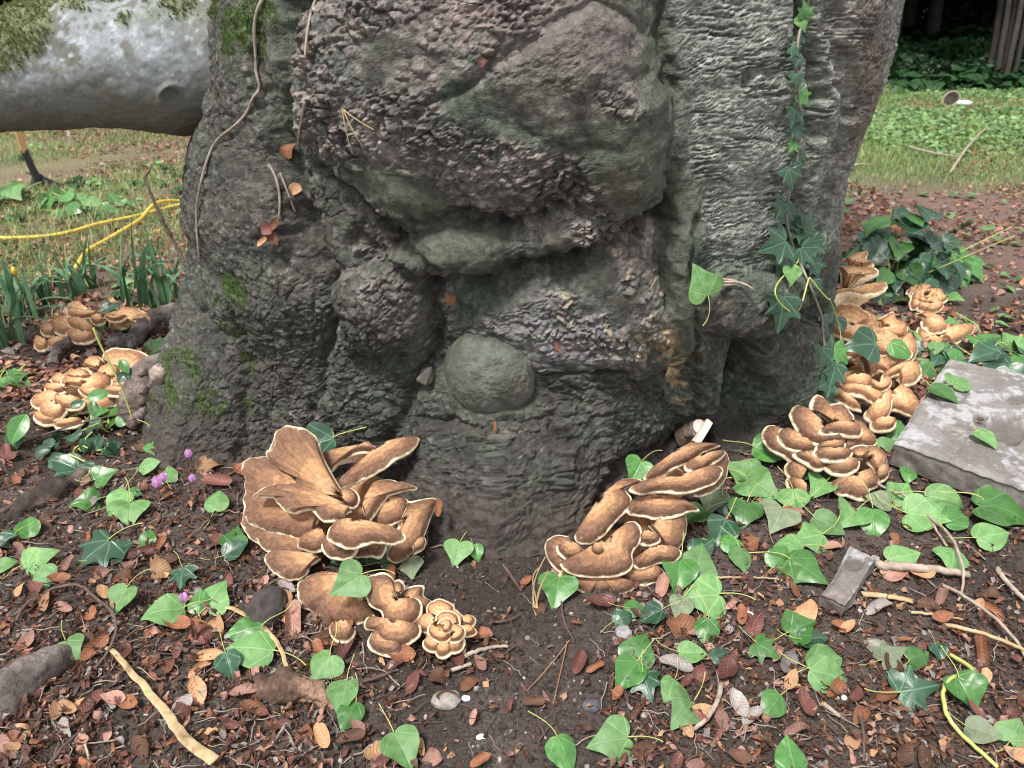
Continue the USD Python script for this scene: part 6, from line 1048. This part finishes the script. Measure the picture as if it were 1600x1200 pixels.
# ------------------------------------------------------------------ grass, ground cover and the dark wood behind
def tuft(n, h, wd, seed, spread=.5, droop=.5):
    r = np.random.default_rng(seed); vs, fs = [], []
    for k2 in range(n):
        a = r.uniform(0, 6.28); L = h * r.uniform(.5, 1.1); d = np.array([math.cos(a), math.sin(a), 0]); o = r.normal(0, spread * .25, 3) * (1, 1, 0); b = len(vs); s = np.array([-d[1], d[0], 0]) * wd
        p0, p1, p2 = o, o + d * L * .25 + (0, 0, L * .6), o + d * L * (.4 + droop * .4) + (0, 0, L * (1 - droop * .3)); vs += [p0 - s, p0 + s, p1 + s * .8, p1 - s * .8, p2]; fs += [[b, b + 1, b + 2], [b, b + 2, b + 3], [b + 3, b + 2, b + 4]]
    return np.array(vs), np.array(fs)
M_grassA = mat_noise('grass_green', [(.3, (.11, .19, .06)), (.7, (.23, .34, .12))], scale=3, rough=.6, trans=.25, rnd=.35); M_grassB = mat_noise('grass_dry', [(.3, (.28, .27, .12)), (.7, (.46, .42, .22))], scale=3, rough=.7, trans=.2, rnd=.3)
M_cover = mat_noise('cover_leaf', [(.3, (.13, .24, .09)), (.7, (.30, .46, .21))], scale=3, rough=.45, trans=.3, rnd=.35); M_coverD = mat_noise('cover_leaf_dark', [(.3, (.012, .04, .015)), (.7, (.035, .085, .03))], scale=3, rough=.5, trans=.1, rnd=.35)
rgf = np.random.default_rng(21)
def area(n, x0, x1, y0, y1, dens, seed):
    r = np.random.default_rng(seed); x, y = r.uniform(x0, x1, n), y0 + (y1 - y0) * r.random(n) ** 1.2; k2 = r.random(n) < dens(x, y); x, y = x[k2], y[k2]; k2 = (np.abs(x) < 1.05 * y + 1.4) & (np.hypot(x, y - 2.6) > 1.25); x, y = x[k2], y[k2]
    return np.column_stack([x, y, gz(x, y) + .004])
N2 = lambda x, y, s, sd: meshkit.fbm(np.stack([x, y, 0 * x], -1) * s, 3, sd)
P = area(36000, -9, 0, 3.0, 9.5, lambda x, y: sstep(.42, .58, N2(x, y, 1.0, 31)) * .8 + .07, 1); i1 = rgf.choice(4, len(P), p=[.35, .35, .15, .15]); sc = rgf.uniform(.6, 1.3, len(P))[:, None] * np.ones(3)
gr_p = [(*tuft(9, .05, .0022, 1), M_grassA, None), (*tuft(9, .045, .0022, 2), M_grassA, None), (*tuft(8, .05, .002, 3), M_grassB, None), (*tuft(7, .06, .002, 4), M_grassB, None)]
instancer('grass', gr_p, P, quats(rgf, len(P), .1), sc, i1, 'thin patchy grass left of the trunk', cat='grass')
P = area(44000, 1.2, 12.5, 5.3, 11.5, lambda x, y: sstep(5.4, 6.4, y + .9 * (N2(x, y, .9, 33) - .5)) * (.35 + .65 * N2(x, y, 1.2, 34)), 2); i1 = rgf.choice(4, len(P), p=[.5, .36, .07, .07]); sc = rgf.uniform(.6, 1.2, len(P))[:, None] * np.ones(3)
instancer('grass', gr_p, P, quats(rgf, len(P), .1), sc, i1, 'sunlit grass strip beyond the bare soil at right', cat='grass')
def sprig(n, seed, rad=.5):
    r = np.random.default_rng(seed); ms = []
    for k2 in range(n):
        a = r.uniform(0, 6.28); el = r.uniform(.1, .8); d = np.array([math.cos(a) * math.cos(el), math.sin(a) * math.cos(el), math.sin(el)]); V, F, q = leaf_mesh(OUT['L' if k2 % 2 else 'O'], .2, .4, .05, k2, N=7); Mx = leaf_matrix(d * rad * r.uniform(.3, 1), d + (0, 0, -.4), d * .3 + np.array([0, 0, .8]) + r.normal(0, .2, 3), .45 * r.uniform(.7, 1.2)); ms.append((V @ Mx[:3, :3] + Mx[3, :3], F))
    return join(ms)
sp1, sp2 = sprig(9, 1), sprig(9, 2)
P = area(25000, 1.2, 14, 6.6, 12.0, lambda x, y: sstep(6.6, 8.2, y + .8 * (N2(x, y, .8, 35) - .5)) * (.03 + .9 * sstep(.44, .60, N2(x, y, 1.1, 36))), 3); sc = rgf.uniform(.06, .15, len(P))[:, None] * np.ones(3)
instancer('ground_cover', [(*sp1, M_cover, None), (*sp2, M_cover, None), (*sp1, M_grassA, None)], P, quats(rgf, len(P), .15), sc, rgf.choice(3, len(P)), 'bright green weeds covering the ground before the dark wood', cat='weeds')
P = area(1300, -9, -1, 3.0, 9.0, lambda x, y: sstep(.5, .62, N2(x, y, 1.4, 37)), 4); sc = rgf.uniform(.06, .14, len(P))[:, None] * np.ones(3)
instancer('ground_cover', [(*sp1, M_cover, None), (*sp2, M_coverD, None)], P, quats(rgf, len(P), .15), sc, rgf.choice(2, len(P)), 'scattered low weeds left of the trunk', cat='weeds')
# small ivy sprays strewn on the soil at the right, past the slab
P = area(330, 1.2, 3.4, 2.9, 5.4, lambda x, y: .25 + .5 * sstep(.45, .6, N2(x, y, 2, 38)), 5); sc = rgf.uniform(.04, .085, len(P))[:, None] * np.ones(3)
lfm = [leaf_mesh(OUT[k2], .2, .3, .05, i, N=10) for i, k2 in enumerate('LPO')]; P[:, 2] += .02
instancer('far_ivy_leaves', [(lfm[0][0], lfm[0][1], M_ivyL, lfm[0][2]), (lfm[1][0], lfm[1][1], M_ivyM, lfm[1][2]), (lfm[2][0], lfm[2][1], M_ivyL, lfm[2][2])], P, quats(rgf, len(P), .3), sc, rgf.choice(3, len(P)), 'small ivy leaves scattered over the soil behind the slab', cat='ivy')
# undergrowth and dark wood
bank = lambda x, y: sstep(11.2, 12.4, y) * .9
P = area(11000, -22, 22, 11.2, 19, bank, 6); P = P[(P[:, 0] > 2) | (P[:, 0] < -1)]; sc = rgf.uniform(.25, .6, len(P))[:, None] * np.ones(3); sc[P[:, 0] > 6.7] *= 1.0
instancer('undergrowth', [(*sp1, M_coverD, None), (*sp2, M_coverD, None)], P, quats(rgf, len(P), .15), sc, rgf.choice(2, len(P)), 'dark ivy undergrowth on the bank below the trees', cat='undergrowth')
def crown_mesh(n, rx, rz, ls, seed):
    r = np.random.default_rng(seed); d = r.normal(0, 1, (n, 3)); d /= np.linalg.norm(d, axis=1, keepdims=True); d *= (r.random((n, 1)) ** .4); c = d * (rx, rx, rz); c += fbm(c, .5, 2, seed)[:, None] * 1.2
    a = r.normal(0, 1, (n, 3)); a /= np.linalg.norm(a, axis=1, keepdims=True); b = np.cross(a, r.normal(0, 1, (n, 3))); b /= np.linalg.norm(b, axis=1, keepdims=True); s = ls * r.uniform(.6, 1.3, (n, 1))
    V = np.stack([c - a * s, c + b * s * .5, c + a * s, c - b * s * .5], 1).reshape(-1, 3); k2 = 4 * np.arange(n)[:, None]; return V, np.vstack([k2 + [0, 1, 2], k2 + [0, 2, 3]])
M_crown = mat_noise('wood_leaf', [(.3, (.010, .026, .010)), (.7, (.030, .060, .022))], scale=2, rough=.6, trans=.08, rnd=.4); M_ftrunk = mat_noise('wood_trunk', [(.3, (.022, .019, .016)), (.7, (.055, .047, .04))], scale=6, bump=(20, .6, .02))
crowns = [crown_mesh(5200, 3.3, 2.2, .26, s) for s in range(2)]
for i in range(2):
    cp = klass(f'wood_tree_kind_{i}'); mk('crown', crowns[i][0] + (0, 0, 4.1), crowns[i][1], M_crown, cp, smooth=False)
    v, f = tube(np.array([(0, 0, -.3), (.05, .03, 1.5), (-.06, .1, 3.2), (.1, 0, 5)]), [.16, .12, .10, .06], 10, 24, seed=i, wob=.02); mk('trunk', v, f, M_ftrunk, cp); KINDS[f'wood{i}'] = cp.GetPath()
rw = random.Random(6); wood = []
for x in np.arange(-30.3, 33, 3.1):
    for y in (14.6, 18.0, 21.5): wood.append((x + rw.uniform(-.7, .7) + (1.5 if y == 18.0 else 0), y + rw.uniform(-.6, .6)))
for n_, (x, y) in enumerate(wood):
    if abs(x - 9.3) < 1.0 and y < 16: x += 1.6
    a = rw.uniform(0, 6.28); s = rw.uniform(.9, 1.15); Mx = np.eye(4); Mx[:3, :3] = np.array([[math.cos(a), math.sin(a), 0], [-math.sin(a), math.cos(a), 0], [0, 0, 1]]) * s; Mx[3, :3] = (x, y, float(gz(x, y)))
    put('wood_tree', f'wood{n_ % 2}', Mx, f"dark wood tree in the {['front', 'middle', 'back'][n_ % 3]} row, {['first', 'second', 'third', 'fourth', 'fifth', 'sixth', 'seventh', 'eighth', 'ninth', 'tenth', 'eleventh', 'twelfth', 'thirteenth', 'fourteenth', 'fifteenth', 'sixteenth', 'seventeenth', 'eighteenth', 'nineteenth', 'twentieth', 'twenty first'][n_ // 3]} from the left", 'tree', 'trees of the dark wood')
# the thin bundle of stems at the upper right
for i, (ut, ub, vb, px) in enumerate([(1568, 1540, 128, 9), (1580, 1552, 134, 8), (1590, 1560, 130, 6), (1600, 1566, 138, 8), (1612, 1580, 132, 7)]):
    g = ground_at(ub, vb); Y = g[1]; tp = atY(ut, -20, Y + .3); d = tp - g; P = np.array([g - (0, 0, .1), g + d * .5 + (.02, 0, 0), tp, g + d * 2.6, g + d * 4]); r0 = px * Y / FPX / 2 * 1.05
    s = thing('slim_tree', f"{['leftmost', 'second', 'middle', 'fourth', 'rightmost'][i]} slim trunk of the leaning bundle at the upper right", 'tree', g, 'slim trunks at the upper right'); v, f = tube(P, [r0, r0 * .9, r0 * .8, r0 * .6], 9, 30, seed=i, wob=.01); mk('trunk', v, f, M_ftrunk, s, origin=g)
    cv, cf = crown_mesh(700, 1.3, .9, .26, 40 + i); mk('crown', cv + P[-1], cf, M_crown, s, smooth=False, origin=g)
# thicket closing the view at the back
cl_ = [crown_mesh(260, 1.0, .9, .16, 60 + i) for i in range(3)]; n = 800; px_ = rgf.uniform(-37, 39, n); py_ = rgf.uniform(22.5, 26.5, n); pz_ = rgf.uniform(.2, 4.2, n)
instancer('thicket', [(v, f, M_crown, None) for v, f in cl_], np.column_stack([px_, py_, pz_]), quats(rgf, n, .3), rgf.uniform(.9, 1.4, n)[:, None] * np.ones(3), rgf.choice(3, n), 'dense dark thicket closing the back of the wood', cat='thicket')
n = 420; px_ = rgf.uniform(-26, 26, n); px_ = px_[(px_ > 5) | (px_ < -3)]; n = len(px_); py_ = 12.6 + 2.2 * rgf.random(n); pz_ = gz(px_, py_) + .1
instancer('bramble_bank', [(v * .4, f, M_coverD, None) for v, f in cl_], np.column_stack([px_, py_, pz_]), quats(rgf, n, .2), rgf.uniform(.7, 1.4, n)[:, None] * (1, 1, .7), rgf.choice(3, n), 'low dark bramble bank at the edge of the wood', cat='bramble')
# bamboo like blades showing above the limb, upper left
bb = ground_at(210, 128); s = thing('tall_grass', 'arching green grass blades showing above the low limb', 'grass', bb)
for k2 in range(26):
    r = np.random.default_rng(k2); x = r.uniform(-1.0, .9); L = r.uniform(1.1, 1.8); d = np.array([r.normal(.2, .5), -.3, 0]); t = np.linspace(0, 1, 10)[:, None]; P = bb + (x, r.uniform(-.3, .3), 0) + t * (0, 0, L) + d * t ** 2 * .5 - (0, 0, .5) * t ** 4 * L * .6; wv = np.array([1, .2, 0]) * .014 * (1 - t ** 4); mk('blade', np.stack([P - wv, P + (0, -.004, 0), P + wv], 1).reshape(-1, 3), grid_faces(10, 3), M_grassA, s, origin=bb)
